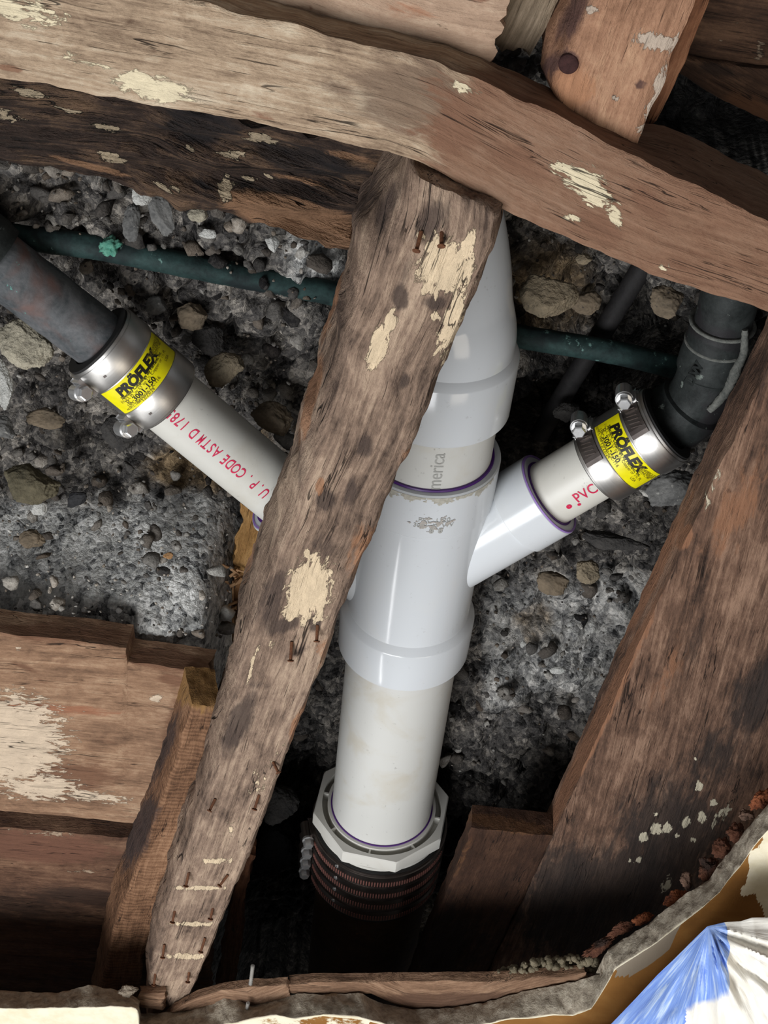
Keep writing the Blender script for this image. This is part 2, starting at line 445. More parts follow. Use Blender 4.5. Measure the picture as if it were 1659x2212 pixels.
def build_rubble():
    x0, x1, z0, z1, st = -.62, .62, .02, 1.42, .0024
    ex = [.03*(i+1) for i in range(20)]; xs = [x0-e for e in ex[::-1]]+[x0+st*i for i in range(int((x1-x0)/st)+1)]+[x1+e for e in ex]
    nx, nz = len(xs)-1, int((z1-z0)/st)+12
    verts = []; cols = []
    for j in range(nz+1):
        z = z0+st*(j-12) if j >= 12 else z0-.1*(12-j)
        for i in range(nx+1):
            x = xs[i]
            px, py, _z = proj(Vector((x, .85, z)))
            d = .85
            for _ in range(6 if -400 < px < 2000 and -500 < py < 2300 else 1):
                d = .45*d+.55*depth_map(px, py); px, py, _z = proj(Vector((x, d, z)))
            p = Vector((x, 0, z)); wp = p+Vector((fbm(p*40, 2), 0, fbm(p*40+Vector((5, 5, 5)), 2)))*.008
            vis = -60 < px < 1720 and -60 < py < 2150
            if vis:
                v1 = noise.voronoi(wp*26, distance_metric='DISTANCE', exponent=2.5)[0]; v2 = noise.voronoi(wp*70+Vector((3, 1, 2)))[0]
                gran = ss(1000, 1200, py)*ss(560, 470, px)          # finer granular mortar low on the left
                h = (.020*(1-gran*.75))*(.55-v1[0]) + (.007+.001*gran)*(.5-v2[0]) + .012*fbm(p*14, 3) + .0045*fbm(p*95, 3)+.0022*fbm(p*260, 2)
                edge = v1[1]-v1[0]
                h -= .010*(1-gran)*max(0, .16-edge)/.16
                pass
            else: h = 0.012*fbm(p*14, 3); gran = 0
            verts.append((x, d-h, z))
            if vis:
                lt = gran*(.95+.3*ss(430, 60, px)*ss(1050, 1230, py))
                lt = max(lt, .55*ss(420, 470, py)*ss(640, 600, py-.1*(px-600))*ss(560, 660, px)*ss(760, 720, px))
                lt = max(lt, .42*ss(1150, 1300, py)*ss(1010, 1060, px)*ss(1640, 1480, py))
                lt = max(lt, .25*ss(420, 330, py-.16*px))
                br = ss(120, 40, math.hypot((px-470)*.5, (py-1010)))+.7*ss(200, 60, math.hypot(px-1180, py-630))+.6*ss(90, 20, math.hypot(px-1150, py-1350))
                shade = ss(1560, 1800, py)*.7+.8*ss(160, 60, math.hypot((px-1170)*.7, py-905))+.6*ss(200, 90, math.hypot(px-1450, py-760))+1.*ss(1330, 1440, px)*ss(440, 380, py)  # shade of the recesses and low cavity, painted into the rubble colour
                cols.append((min(1, lt), min(1, br), min(1, shade)))
            else: cols.append((0, 0, .6))
    faces = []; W_ = nx+1
    for j in range(nz):
        for i in range(nx):
            a = j*W_+i; faces.append((a, a+1, a+1+W_, a+W_))
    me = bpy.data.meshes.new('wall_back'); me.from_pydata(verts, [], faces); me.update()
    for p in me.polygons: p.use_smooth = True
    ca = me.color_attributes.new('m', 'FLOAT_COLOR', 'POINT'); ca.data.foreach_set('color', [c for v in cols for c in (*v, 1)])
    N = NT('rubble'); p = N.pos()
    vv = N.n('ShaderNodeTexVoronoi'); N.l(p, vv.inputs['Vector']); vv.inputs['Scale'].default_value = 230
    v3 = N.n('ShaderNodeTexVoronoi'); N.l(p, v3.inputs['Vector']); v3.inputs['Scale'].default_value = 75
    s1 = N.n('ShaderNodeSeparateColor'); N.l(vv.outputs['Color'], s1.inputs[0]); s2 = N.n('ShaderNodeSeparateColor'); N.l(v3.outputs['Color'], s2.inputs[0])
    a = N.noise(p, 28, 6, .65, .5); b = N.noise(p, 420, 4, .7); c_ = N.noise(p, 110, 5, .7, .6)
    t = N.math('ADD', N.math('MULTIPLY', a, .5), N.math('MULTIPLY', c_, .5)); t = N.math('ADD', t, N.math('MULTIPLY_ADD', b, .5, -.25))
    t = N.math('ADD', t, N.math('MULTIPLY_ADD', s1.outputs[0], .26, -.13)); t = N.math('ADD', t, N.math('MULTIPLY_ADD', s2.outputs[1], .24, -.12))
    dark = N.ramp(t, [(.24, lin((30, 29, 29))), (.46, lin((84, 81, 79))), (.62, lin((122, 117, 111))), (.8, lin((176, 168, 158)))])
    light = N.ramp(t, [(.24, lin((58, 59, 60))), (.38, lin((150, 150, 149))), (.54, lin((204, 203, 199))), (.74, lin((246, 244, 240)))])
    brown = N.ramp(t, [(.2, lin((46, 38, 28))), (.5, lin((104, 86, 62))), (.8, lin((168, 140, 100)))])
    sp = N.n('ShaderNodeSeparateColor'); N.l(N.attr('m').outputs['Color'], sp.inputs[0])
    e = N.math('MULTIPLY_ADD', N.noise(p, 50, 5, .65, .5), .9, -.45)
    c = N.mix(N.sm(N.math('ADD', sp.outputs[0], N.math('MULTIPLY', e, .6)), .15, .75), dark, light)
    c = N.mix(N.math('MULTIPLY', N.sm(N.math('ADD', sp.outputs[1], e), .3, .8), .8), c, brown)
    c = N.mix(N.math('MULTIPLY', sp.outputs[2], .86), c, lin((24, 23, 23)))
    h = N.math('ADD', N.math('MULTIPLY', c_, 1.3), N.math('MULTIPLY', b, .55)); h = N.math('SUBTRACT', h, N.math('MULTIPLY', vv.outputs['Distance'], .5))
    N.bump(h, .9, .004)
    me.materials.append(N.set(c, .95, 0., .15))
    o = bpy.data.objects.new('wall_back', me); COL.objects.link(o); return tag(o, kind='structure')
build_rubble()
# ================================================================== SETTING: plaster wall below and right of the opening
wallN = None
def build_front_wall():
    # (photo x, y of the rear arris, y of the front arris) along the broken edge of the plaster
    L = [(-700, 2090, 2140), (-80, 2135, 2180), (0, 2139, 2177), (60, 2143, 2178), (130, 2144, 2176), (190, 2128, 2175), (240, 2136, 2173), (285, 2150, 2174), (299, 2158, 2180),
         (304, 2190, 2222), (360, 2186, 2220), (400, 2184, 2216), (460, 2168, 2214), (485, 2156, 2212), (520, 2160, 2207), (545, 2172, 2200), (600, 2158, 2192), (640, 2146, 2200),
         (700, 2148, 2190), (780, 2146, 2196), (830, 2170, 2210), (900, 2180, 2226), (980, 2177, 2224), (1050, 2164, 2211), (1100, 2150, 2199), (1150, 2138, 2196), (1200, 2128, 2188), (1240, 2121, 2190), (1282, 2106, 2174)]
    Rr = [((1296, 2104), (1318, 2112)), ((1300, 2078), (1326, 2096)), ((1312, 2052), (1333, 2088)), ((1345, 2030), (1375, 2060)), ((1400, 1996), (1420, 2032)), ((1440, 1962), (1476, 1988)),
          ((1490, 1925), (1520, 1955)), ((1535, 1900), (1556, 1924)), ((1552, 1866), (1574, 1897)), ((1580, 1836), (1600, 1868)), ((1612, 1792), (1632, 1822)), ((1659, 1738), (1678, 1770)), ((1740, 1640), (1760, 1670)), ((1900, 1450), (1920, 1480)), ((2300, 950), (2320, 980)), ((2900, 200), (2920, 230))]
    st = [((a, b), (a-2, c)) for a, b, c in L]+Rr
    pts = []
    for (a, b), (c, d) in st: pts.append((a, b, c, d))
    dense = polyline([(p[0], p[1], p[2], p[3]) for p in pts], 760)
    bm = bmesh.new(); rows = []; cols = []
    nt = 6; nd = 46
    for i, (ax, ay, bx, by) in enumerate(dense):
        A, B = at(ax, ay, .601), at(bx, by, .579)
        row = []
        for k in range(nt+1):
            p = A.lerp(B, k/nt); q = p*110
            p = p+Vector((fbm(q, 3), .6*fbm(q+Vector((9, 0, 0)), 3), fbm(q+Vector((0, 9, 0)), 3)))*(.0022 if 0 < k < nt else .0012)
            row.append(bm.verts.new(p)); cols.append((0, 0, 0) if k < nt else (.0, 1., 0))
        for k in range(1, nd+1):
            f = (k/nd)**1.6
            p = B+Vector((0, -.0006*math.sin(min(1, k/3)*1.57), -.55*f))
            p.y += .0007*fbm(p*30, 3)
            x, y, _ = proj(p)
            lip = .9 if k <= 1 else 0
            cream = 0.
            if x < 320: cream = 1.
            else: q_ = math.hypot((x-1690)/72, (y-1885)/98)+.35*fbm(Vector((x*.02, y*.02, 1)), 4); cream = ss(1.3, .7, q_)
            if 300 < x < 800 and y < 2240: cream = max(cream, .5)
            row.append(bm.verts.new(p)); cols.append((1., max(lip, cream), 0 if not (1330 < x < 1475 and y < 2110 and by > 1990 and k < 9) else .6))
        # back: down behind the wall
        C = A+Vector((0, .004, -.03)); row.append(bm.verts.new(C)); cols.append((0, 0, 0))
        C2 = C+Vector((0, 0, -.55)); row.append(bm.verts.new(C2)); cols.append((0, 0, 0))
        rows.append(row)
    m = len(rows[0]); order = [m-1, m-2]+list(range(0, m-2))
    for i in range(len(rows)-1):
        for a, b in zip(order, order[1:]): bm.faces.new((rows[i][a], rows[i+1][a], rows[i+1][b], rows[i][b]))
    N = NT('wall_plaster'); p = N.pos()
    sp = N.n('ShaderNodeSeparateColor'); N.l(N.attr('m').outputs['Color'], sp.inputs[0])
    a = N.noise(p, 130, 6, .7, .3); b = N.noise(p, 14, 4, .55, .6); e = N.noise(p, 60, 5, .65)
    edge = N.ramp(a, [(.3, lin((124, 112, 98))), (.5, lin((172, 160, 142))), (.7, lin((208, 198, 180)))])
    tan = N.ramp(b, [(.3, lin((112, 74, 30))), (.55, lin((142, 98, 46))), (.75, lin((164, 122, 66)))])
    cream = N.ramp(e, [(.35, lin((224, 214, 184))), (.6, lin((236, 228, 204)))])
    tan = N.mix(N.sm(N.math('ADD', sp.outputs[2], N.math('MULTIPLY_ADD', e, .5, -.25)), .35, .4), tan, lin((140, 128, 112)))
    paint = N.mix(N.sm(N.math('ADD', sp.outputs[1], N.math('MULTIPLY_ADD', e, .7, -.35)), .45, .52), tan, cream)
    c = N.mix(N.sm(N.math('ADD', sp.outputs[0], N.math('MULTIPLY_ADD', e, .4, -.2)), .42, .58), edge, paint)
    N.bump(N.math('MULTIPLY', a, N.math('SUBTRACT', 1.15, sp.outputs[0])), .8, .003)
    mat = N.set(c, .8, 0., .3)
    o = link('wall_front', bm, mat, None, True, 60)
    ca = o.data.color_attributes.new('m', 'FLOAT_COLOR', 'POINT'); ca.data.foreach_set('color', [c for v in cols for c in (*v, 1)])
    tag(o, kind='structure')
build_front_wall()

# ================================================================== TIMBER
W1 = wood('beam_wood', (104, 84, 68), (170, 147, 123), (206, 190, 166), pale=(226, 212, 180), stain=(88, 73, 61), accent=(126, 89, 69), seed=1., blotch=.8, streak=.8)
beam_st = [('p', 330, 190, 80, 26, 12), ('p', 30, 20, 120, 30, 12, .8), ('p', 180, 130, 60, 14, 12, .7), ('p', 1000, 190, 40, 12, 20, .8), ('p', 1270, 400, 60, 30, 42), ('p', 1210, 365, 26, 12, 25), ('p', 1330, 470, 30, 14, 60, .9), ('p', 1240, 470, 30, 8, 10, .8), ('p', 1440, 575, 18, 9, -10, .8),
           ('a', 1390, 450, 350, 190, 24, 1.9), ('a', 1640, 590, 240, 140, 24, 1.5), ('a', 560, 250, 60, 14, 12, .6), ('a', 15, 146, 26, 7, 10, 1.3), ('d', 900, 210, 150, 85, 16, 1.0), ('d', 740, 190, 70, 60, 16, .7), ('d', 980, 290, 90, 60, 16, .8), ('d', 1120, 350, 100, 40, 24, .8), ('d', 1290, 490, 60, 30, 30, 1.), ('d', 1400, 440, 60, 26, 50, 1.), ('d', 1160, 225, 80, 12, 25, .9), ('d', 250, 60, 70, 12, 14, .7),
           ('d', 1490, 490, 6, 6), ('d', 1635, 540, 8, 6), ('d', 1300, 130, 6, 6)]
board('header_beam', [(-600, -255), (-80, -122), (430, 8), (740, 86), (950, 140), (1035, 172), (1180, 240), (1370, 338), (1659, 480), (1780, 540), (2250, 775)],
      [(-600, 45), (-80, 150), (0, 167), (400, 240), (700, 300), (830, 330), (910, 358), (1085, 452), (1250, 528), (1400, 590), (1659, 676), (1780, 716), (2250, 910)], .62, .052, W1, beam_st, .003, .0008, .0012, seed=1, tf=lambda u: .50+.5*ss(.605, .68, u))
tag(bpy.data.objects['header_beam'], 'long weathered beam crossing the top, pale on the left and reddish brown on the right', 'beam')

W2 = wood('burnt_wood', (24, 19, 17), (54, 42, 36), (104, 82, 64), pale=(164, 148, 124), stain=(22, 20, 21), accent=(140, 106, 80), seed=2., blotch=1.2, bump=1.8)
st2 = [('p', 60, 200, 50, 10, 14, .9), ('p', 230, 275, 40, 8, 10, .9), ('p', 150, 240, 40, 7, 10, .8), ('p', 240, 340, 34, 12, 12, .9), ('p', 360, 405, 36, 8, 20, .9), ('p', 410, 320, 20, 6, 0, .9), ('p', 500, 335, 34, 9, 10, .9), ('p', 485, 410, 16, 36, 0, .9), ('p', 560, 300, 40, 14, 10, .8), ('p', 530, 390, 50, 9, -8, .8), ('p', 10, 250, 40, 14, 10, .8),
       ('a', 200, 360, 80, 6, 14, 1.2), ('a', 640, 470, 130, 34, 14, 1.3), ('a', 700, 500, 60, 30, 14, 1.3), ('a', 660, 390, 90, 6, 8), ('a', 760, 340, 60, 8, 14), ('d', 430, 270, 90, 40, 12), ('d', 640, 340, 140, 30, 12), ('d', 440, 400, 40, 12, 20)]
o = board('charred_board', [(-600, 30), (-80, 140), (0, 158), (400, 228), (700, 292), (835, 322)], [(-600, 290), (-80, 350), (0, 360), (140, 372), (270, 392), (380, 435), (470, 462), (500, 466), (620, 500), (700, 525), (758, 532)], .70, .035, W2, st2, .0028, .0034, .0045, end=.006, seed=2,
      curl=lambda u, v: .010*ss(.62, .7, u)*(.5+.5*math.sin(v*17+u*20))*ss(.05, .3, v)-.006*ss(.6, .8, u)*ss(.6, .9, v))
tag(o, 'charred black board with a rotten brown end under the pale end of the beam', 'board')

W3 = wood('pink_wood', (150, 124, 104), (178, 150, 128), (204, 180, 156), stain=(96, 68, 54), accent=(170, 120, 92), seed=3., blotch=.55, streak=.7)
o = board('timber_block', [(300, -230), (560, -200), (830, -180), (1142, -150)], [(300, -78), (560, 2), (700, 48), (830, 92), (940, 116), (1056, 138)], .642, .03, W3,
      [('d', 1030, 2, 26, 7, 0), ('d', 675, 18, 8, 7), ('p', 980, 60, 60, 20, 10, .4), ('a', 900, 30, 200, 40, 10, .5)], .003, .0008, .0012, seed=3, end=.003)
tag(o, 'pinkish pale timber block lying along the top of the beam', 'timber')
W3b = wood('grey_wood', (104, 90, 74), (140, 124, 104), (172, 154, 132), stain=(60, 50, 42), seed=4., blotch=.4, streak=1.3)
o = board('timber_offcut', [(1112, -150), (1090, -20), (1062, 102)], [(1275, -150), (1206, 0), (1180, 60), (1148, 122)], .668, .03, W3b, (), .003, .0006, .001, seed=4, end=.003)
tag(o, 'short greyish offcut with upright grain beside the end of the pinkish block', 'timber')

W4 = wood('orange_wood', (112, 80, 60), (160, 121, 96), (192, 154, 124), pale=(186, 170, 154), stain=(58, 42, 40), accent=(176, 128, 96), seed=5., blotch=.8, streak=.6)
st4 = [('d', 1228, 138, 19, 21, 0, 1.6), ('d', 1240, 30, 24, 90, 28, 1.), ('d', 1190, 150, 24, 50, 30, 1.), ('a', 1235, 190, 50, 60, 20, .9), ('p', 1425, 90, 60, 22, 5, .9), ('p', 1430, 210, 22, 100, 24, .95), ('p', 1400, 290, 24, 40, 20, .8), ('d', 1385, 183, 14, 9), ('p', 1330, 212, 9, 9, 0, .9), ('d', 1330, 211, 5, 5, 0, 1.5), ('p', 1275, 20, 18, 9, 0, .9), ('d', 1220, 240, 20, 10, 30, .9), ('d', 1270, 270, 30, 8, 30, .8)]
o = board('cut_post', [(1300, -150), (1244, 0), (1210, 70), (1180, 130), (1166, 178), (1180, 212)], [(1560, -150), (1502, 0), (1440, 160), (1400, 250), (1368, 330)], .634, .045, W4, st4, .0026, .0009, .0016, wane=(.22, 0), seed=5, end=.006)
tag(o, 'orange brown stub of a post with a dark knot standing on the beam', 'post')
bm = bmesh.new(); kc = at(1228, 138, .6345)
for k in range(2): pass
lathe_into(bm, [(-.003, .0046), (.0004, .0047), (.0008, .0042), (.0008, .002), (.0006, .0001)], kc, Vector((-.1, -1, .1)), 28)
kn = link('knot', bm, rough_mat('knot_dark', (40, 24, 24), (68, 44, 42), 260, None, .4, .8, 0, None, .0006, .15), o, True); kn['label'] = 'round dark knot'
W4b = wood('brown_batten', (96, 62, 44), (134, 90, 64), (160, 116, 86), seed=6., blotch=.6)
o = board('batten', [(1500, -100), (1440, 120), (1380, 290)], [(1580, -100), (1536, 0), (1478, 140), (1416, 264)], .672, .02, W4b, (), .003, .0006, .001, seed=6)
tag(o, 'thin brown batten showing behind the right edge of the orange post', 'batten')

W5 = wood('dark_brown', (40, 28, 22), (70, 50, 38), (102, 76, 58), pale=(130, 112, 94), stain=(28, 21, 18), accent=(110, 76, 54), seed=7., blotch=.9)
o = board('wall_plank', [(1440, -150), (1659, -60), (1780, -20)], [(1440, 108), (1490, 122), (1659, 150), (1780, 175)], .74, .02, W5, [('p', 1640, 110, 12, 18, 20, .8), ('p', 1560, 85, 10, 6, 0, .8), ('p', 1600, 55, 30, 3, 20, .7)], .003, .0008, .0012, seed=7)
tag(o, 'dark brown plank at the upper right corner, topmost behind the orange post', 'plank', 'dark planks at the upper right')
o = board('wall_plank', [(1440, 112), (1490, 127), (1659, 155), (1780, 180)], [(1440, 150), (1482, 168), (1560, 214), (1659, 266), (1780, 330)], .735, .022, W5, [('a', 1640, 240, 80, 26, 24, 1.), ('d', 1550, 150, 80, 20, 12, .8)], .003, .001, .0015, seed=8)
tag(o, 'lower dark brown plank with an orange lower edge above the black gap at the upper right', 'plank', 'dark planks at the upper right')

W6 = wood('stud_wood', (74, 60, 52), (138, 116, 100), (184, 160, 138), pale=(222, 200, 168), stain=(54, 45, 41), accent=(158, 114, 84), seed=9., blotch=1.0, streak=.9, bump=1.2)
st6 = [('p', 962, 578, 54, 50, 0, 1.15), ('p', 1005, 550, 14, 48, 22), ('p', 990, 590, 22, 50, 20, 1.), ('p', 978, 690, 18, 84, 18, 1.05), ('p', 935, 535, 26, 14, -20, .9), ('p', 930, 622, 24, 18, -20, .95), ('p', 940, 683, 12, 8, 0, 1.), ('p', 840, 700, 12, 30, 20, 1.05), ('p', 815, 752, 20, 42, 20, 1.15), ('p', 975, 730, 8, 24, 15, .85), ('p', 965, 790, 10, 20, 20, .7), ('p', 910, 508, 9, 9), ('p', 938, 500, 6, 12, 0, .9), ('p', 958, 513, 6, 6),
       ('p', 668, 1272, 42, 62, 8, 1.15), ('p', 645, 1310, 36, 20, -30, 1.05), ('p', 680, 1220, 9, 26, 12), ('p', 655, 1235, 18, 7, -20, .9), ('p', 640, 1255, 10, 7), ('p', 664, 1195, 9, 8), ('p', 690, 1320, 30, 20, 30, .7), ('p', 720, 1260, 7, 6, 0, .8), ('p', 590, 1390, 26, 10, -24, .6),
       ('p', 545, 1440, 5, 40, 14, 1.), ('p', 560, 1690, 22, 46, 20, .55), ('p', 470, 1860, 40, 6, 0, .9), ('p', 430, 1918, 55, 5, 0, 1.), ('p', 420, 1996, 50, 5, 0, 1.), ('p', 400, 2066, 48, 6, 0, 1.), ('p', 500, 1790, 16, 30, 20, .6), ('p', 600, 1640, 20, 40, 25, .5),
       ('d', 930, 480, 40, 60, 24, .85), ('d', 870, 600, 30, 90, 22, .6), ('d', 865, 640, 16, 26, 0, 1.2), ('d', 940, 655, 22, 16, 0, 1.1), ('d', 875, 825, 12, 22, 15, 1.), ('d', 790, 965, 20, 30, 0, .9), ('d', 700, 1080, 24, 26, 0, 1.), ('d', 760, 1060, 14, 40, 15, .9), ('d', 590, 1290, 40, 110, 18, .75), ('d', 610, 1350, 44, 18, -24, 1.), ('d', 515, 1560, 26, 70, 24, 1.), ('d', 640, 1410, 60, 10, -24, .7), ('d', 690, 1180, 60, 40, 0, .6), ('d', 650, 1000, 20, 90, 10, .55), ('d', 790, 420, 40, 100, 24, .7), ('d', 840, 440, 24, 80, 24, .8), ('d', 680, 1345, 14, 20, 0, 1.1), ('d', 560, 1480, 40, 16, 0, .6),
       ('a', 720, 640, 10, 90, 14, 1.), ('a', 672, 860, 12, 90, 14, 1.1), ('a', 690, 1050, 8, 20, 10, 1.1), ('a', 650, 1560, 14, 40, 24, 1.2), ('a', 780, 1180, 40, 70, 24, .7), ('a', 900, 980, 40, 90, 24, .6), ('a', 700, 1400, 60, 90, 24, .5), ('a', 540, 1210, 10, 60, 14, .7)]
SL = [(866, 372), (842, 425), (818, 485), (765, 560), (735, 620), (716, 740), (690, 830), (664, 900), (650, 960), (630, 1030), (600, 1120), (576, 1180), (545, 1260), (520, 1330), (490, 1420), (478, 1480), (474, 1530), (456, 1600), (424, 1700), (400, 1780), (368, 1860), (340, 1950), (315, 2050), (302, 2130), (303, 2200)]
SR = [(1086, 462), (1076, 530), (1042, 615), (1002, 720), (952, 820), (932, 885), (882, 1010), (835, 1100), (815, 1160), (776, 1240), (760, 1290), (740, 1340), (700, 1450), (655, 1560), (635, 1610), (590, 1730), (540, 1860), (490, 1980), (450, 2080), (428, 2128), (390, 2205)]
stud = empty('wall_stud', at(340, 2150, .61), 'rough weathered stud slanting across the middle with torn pale patches and rusty nails', 'stud')
board('stud_body', SL, SR, .61, .072, W6, st6, .0026, .0016, .0028, wane=(.2, .06), seed=9, parent=stud, end=.0012)
def nail(px, py, Y, d, ln, r, parent, head=True):
    bm = bmesh.new(); p = at(px, py, Y); D = Vector(d).normalized()
    lathe_into(bm, [(0, .0001), (0, r), (ln, r*.95), (ln, r*(2.0 if head else 1)), (ln+r*.7, r*(1.8 if head else .8)), (ln+r*.7, .0001)], p, D, 10)
    return link('nail', bm, M['rust'], parent, True, 40)
for (x, y, dx, dz, ln) in [(910, 500, -.1, -.6, .010), (954, 498, .1, -.5, .008), (630, 1386, .1, -1.0, .012), (590, 1646, .6, -.4, .008), (560, 1716, -.2, -.9, .011), (465, 1726, -.3, -.6, .009), (408, 1884, -.1, -1., .011), (492, 1890, -.6, -.8, .010), (378, 1966, -.1, -1, .010), (461, 1956, -.1, -1., .011), (355, 2040, 0, -1, .011), (443, 2026, -.2, -1., .012), (336, 2100, 0, -1, .011), (409, 2096, .0, -1., .010), (686, 1400-50, .1, -.9, .010)]:
    nail(x, y, .6105, (dx, -.75, dz), ln, .0011, stud)

W8 = wood('saw_post', (78, 54, 38), (126, 92, 68), (156, 120, 92), stain=(42, 36, 36), accent=(148, 112, 66), seed=11., saw=.8, blotch=.8, streak=.6)
o = board('sawn_post', [(414, 1524), (390, 1610), (345, 1740), (300, 1860), (250, 1990), (215, 2140), (205, 2200)], [(478, 1530), (460, 1600), (428, 1700), (404, 1780), (370, 1860), (342, 1950), (312, 2060), (300, 2140), (296, 2200)], .66, .036, W8,
      [('a', 440, 1480, 60, 44, 0, 1.3), ('d', 350, 1620, 20, 100, 22, .9), ('d', 300, 1790, 30, 90, 22, 1.), ('p', 310, 1700, 14, 80, 22, .5)], .0028, .0012, .0014, tv=(-.012, .036, 0), seed=11, end=.001)
tag(o, 'short sawn post with a yellowish cut top beside the slanting stud at the lower left', 'post')

W7 = wood('sheathing', (96, 72, 56), (146, 114, 90), (184, 154, 126), pale=(212, 192, 168), stain=(84, 60, 46), accent=(156, 104, 78), seed=13., blotch=.9, streak=.55)
st7 = [('p', 20, 1600, 110, 90, 0, 1.1), ('p', 90, 1700, 80, 30, 0, .9), ('p', 340, 1508, 14, 8, 0, 1.), ('p', 40, 1402, 6, 5, 0, 1.), ('p', 200, 1720, 90, 14, 6, .8), ('d', 150, 1680, 110, 40, 0, .95), ('d', 240, 1600, 80, 50, 0, .5), ('d', 380, 1470, 40, 14, 10, 1.), ('d', 60, 1445, 70, 8, 25, .7), ('d', 90, 1470, 60, 8, 30, .6), ('a', 120, 1530, 160, 14, 4, .8), ('d', 370, 1560, 20, 100, 16, .7), ('d', 140, 1370, 180, 26, 4, .9), ('d', 360, 1425, 80, 22, 6, 1.2)]
o = board('sheathing_board', [(-600, 1300), (-80, 1360), (0, 1370), (150, 1386), (272, 1402), (276, 1432), (350, 1442), (450, 1456)], [(-600, 1700), (-80, 1748), (0, 1754), (150, 1766), (300, 1782), (450, 1800)], .695, .025, W7, st7, .0028, .0008, .001, seed=13)
tag(o, 'upper wide board on the left with a broken white patch and a stepped top edge', 'board', 'sheathing boards at the lower left')
W7b = wood('sheathing_low', (60, 42, 33), (100, 72, 56), (136, 104, 82), pale=(168, 146, 124), stain=(46, 34, 28), accent=(116, 80, 64), seed=15., blotch=.9, streak=.5)
o = board('sheathing_board', [(-600, 1740), (-80, 1786), (0, 1791), (150, 1800), (300, 1814), (450, 1830)], [(-600, 2240), (-80, 2290), (0, 2300), (300, 2330), (450, 2340)], .70, .022, W7b, [('a', 90, 1830, 150, 34, 4, 1.), ('p', 100, 1800, 100, 8, 4, .6), ('d', 200, 1940, 120, 20, 8, 1.), ('p', 180, 1882, 40, 5, 0, .7), ('d', 60, 1960, 200, 60, 4, .7)], .003, .0008, .001, seed=14)
tag(o, 'lower wide board on the left, dark and reddish below the gap', 'board', 'sheathing boards at the lower left')

W9 = wood('raw_wood', (104, 74, 42), (150, 112, 66), (184, 146, 96), stain=(60, 46, 36), accent=(190, 140, 98), seed=17., blotch=.6, streak=.5, bump=1.6)
o = board('torn_stud', [(520, 1096), (506, 1200), (498, 1290), (476, 1400), (462, 1500)], [(660, 1130), (640, 1200), (610, 1300), (580, 1400), (560, 1500)], .80, .03, W9, [('d', 520, 1330, 40, 60, 0, .8), ('d', 490, 1400, 30, 60, 0, 1.), ('a', 515, 1270, 20, 30, 0, 1.2)], .0028, .0025, .004, seed=17)
tag(o, 'yellowish rough edge of a torn timber behind the slanting stud, beside the rubble', 'timber')
bm = bmesh.new(); rnd = random.Random(5)
for k in range(26):
    p = at(500+rnd.uniform(-14, 40), 1278+rnd.uniform(-60, 60), .795); d = Vector((rnd.uniform(-1, .6), -.6, rnd.uniform(-.7, 1))).normalized(); X, Y_, Z = frame(d, Vector((0, -1, 0.1)))
    box_into(bm, p, X, Y_, Z, rnd.uniform(.006, .016), .0008, rnd.uniform(.0012, .003))
o = link('splinters', bm, rough_mat('splinter', (150, 112, 78), (206, 166, 126), 200), bpy.data.objects[o.name], False); 
W10 = wood('shadow_batten', (70, 44, 30), (112, 74, 52), (140, 98, 70), seed=18.)
o = board('back_batten', [(532, 1845), (505, 1930), (486, 1995), (470, 2110), (462, 2180)], [(548, 1850), (524, 1950), (518, 2040), (506, 2120), (500, 2180)], .735, .02, W10, (), .003, .001, .002, seed=18)
tag(o, 'thin reddish batten in the dark behind the foot of the slanting stud', 'batten')

W11 = wood('right_board', (58, 44, 37), (108, 82, 67), (150, 120, 100), pale=(206, 196, 172), stain=(36, 31, 29), accent=(146, 104, 78), seed=19., blotch=1.1, streak=1.0)
st11 = [('p', x, y, r_, r_*1.25, 20, 1.1) for x, y, r_ in [(1391, 1808, 9), (1418, 1790, 11), (1442, 1788, 9), (1481, 1775, 9), (1516, 1766, 9), (1541, 1735, 7), (1464, 1805, 5), (1498, 1814, 5), (1381, 1858, 6), (1362, 1860, 4), (1511, 1698, 8), (1415, 1758, 4), (1503, 1640, 3), (1328, 1690, 3)]]
st11 += [('p', 1440, 1910, 10, 24, 30, .8), ('p', 1560, 1760, 12, 40, 40, .7), ('d', 1450, 1800, 130, 130, 0, .95), ('d', 1370, 1960, 160, 140, 0, 1.1), ('d', 1540, 1640, 130, 80, -50, .7), ('d', 1230, 1950, 120, 140, 0, 1.), ('d', 1640, 1500, 60, 120, 30, .9), ('a', 1290, 1570, 14, 260, 25.5, 1.2), ('a', 1420, 1230, 14, 200, 25, .9), ('a', 1480, 1160, 14, 26, 20, 1.2), ('p', 1540, 1050, 12, 80, 25, .55), ('a', 1590, 1100, 50, 150, 25, .7), ('d', 1490, 1400, 50, 160, 25, .6), ('a', 1450, 1450, 50, 200, 25, .55), ('d', 1575, 1060, 6, 6), ('d', 1590, 1072, 5, 5)]
o = board('side_board', [(1860, 380), (1760, 580), (1659, 800), (1560, 1000), (1470, 1195), (1390, 1375), (1305, 1565), (1200, 1798), (1150, 1905), (1060, 2090), (1010, 2210)],
      [(2160, 520), (2080, 700), (2000, 900), (1930, 1080), (1850, 1300), (1780, 1500), (1700, 1720), (1600, 1960), (1540, 2080), (1480, 2190), (1430, 2300)], .70, .04, W11, st11, .0032, .0011, .0010, seed=19, end=.0008)
tag(o, 'broad brown board slanting down the right side, spotted with white drips', 'board')
W12 = wood('dark_block', (40, 27, 21), (66, 45, 34), (92, 66, 50), stain=(30, 22, 19), accent=(104, 72, 48), seed=21., blotch=.8, streak=.5)
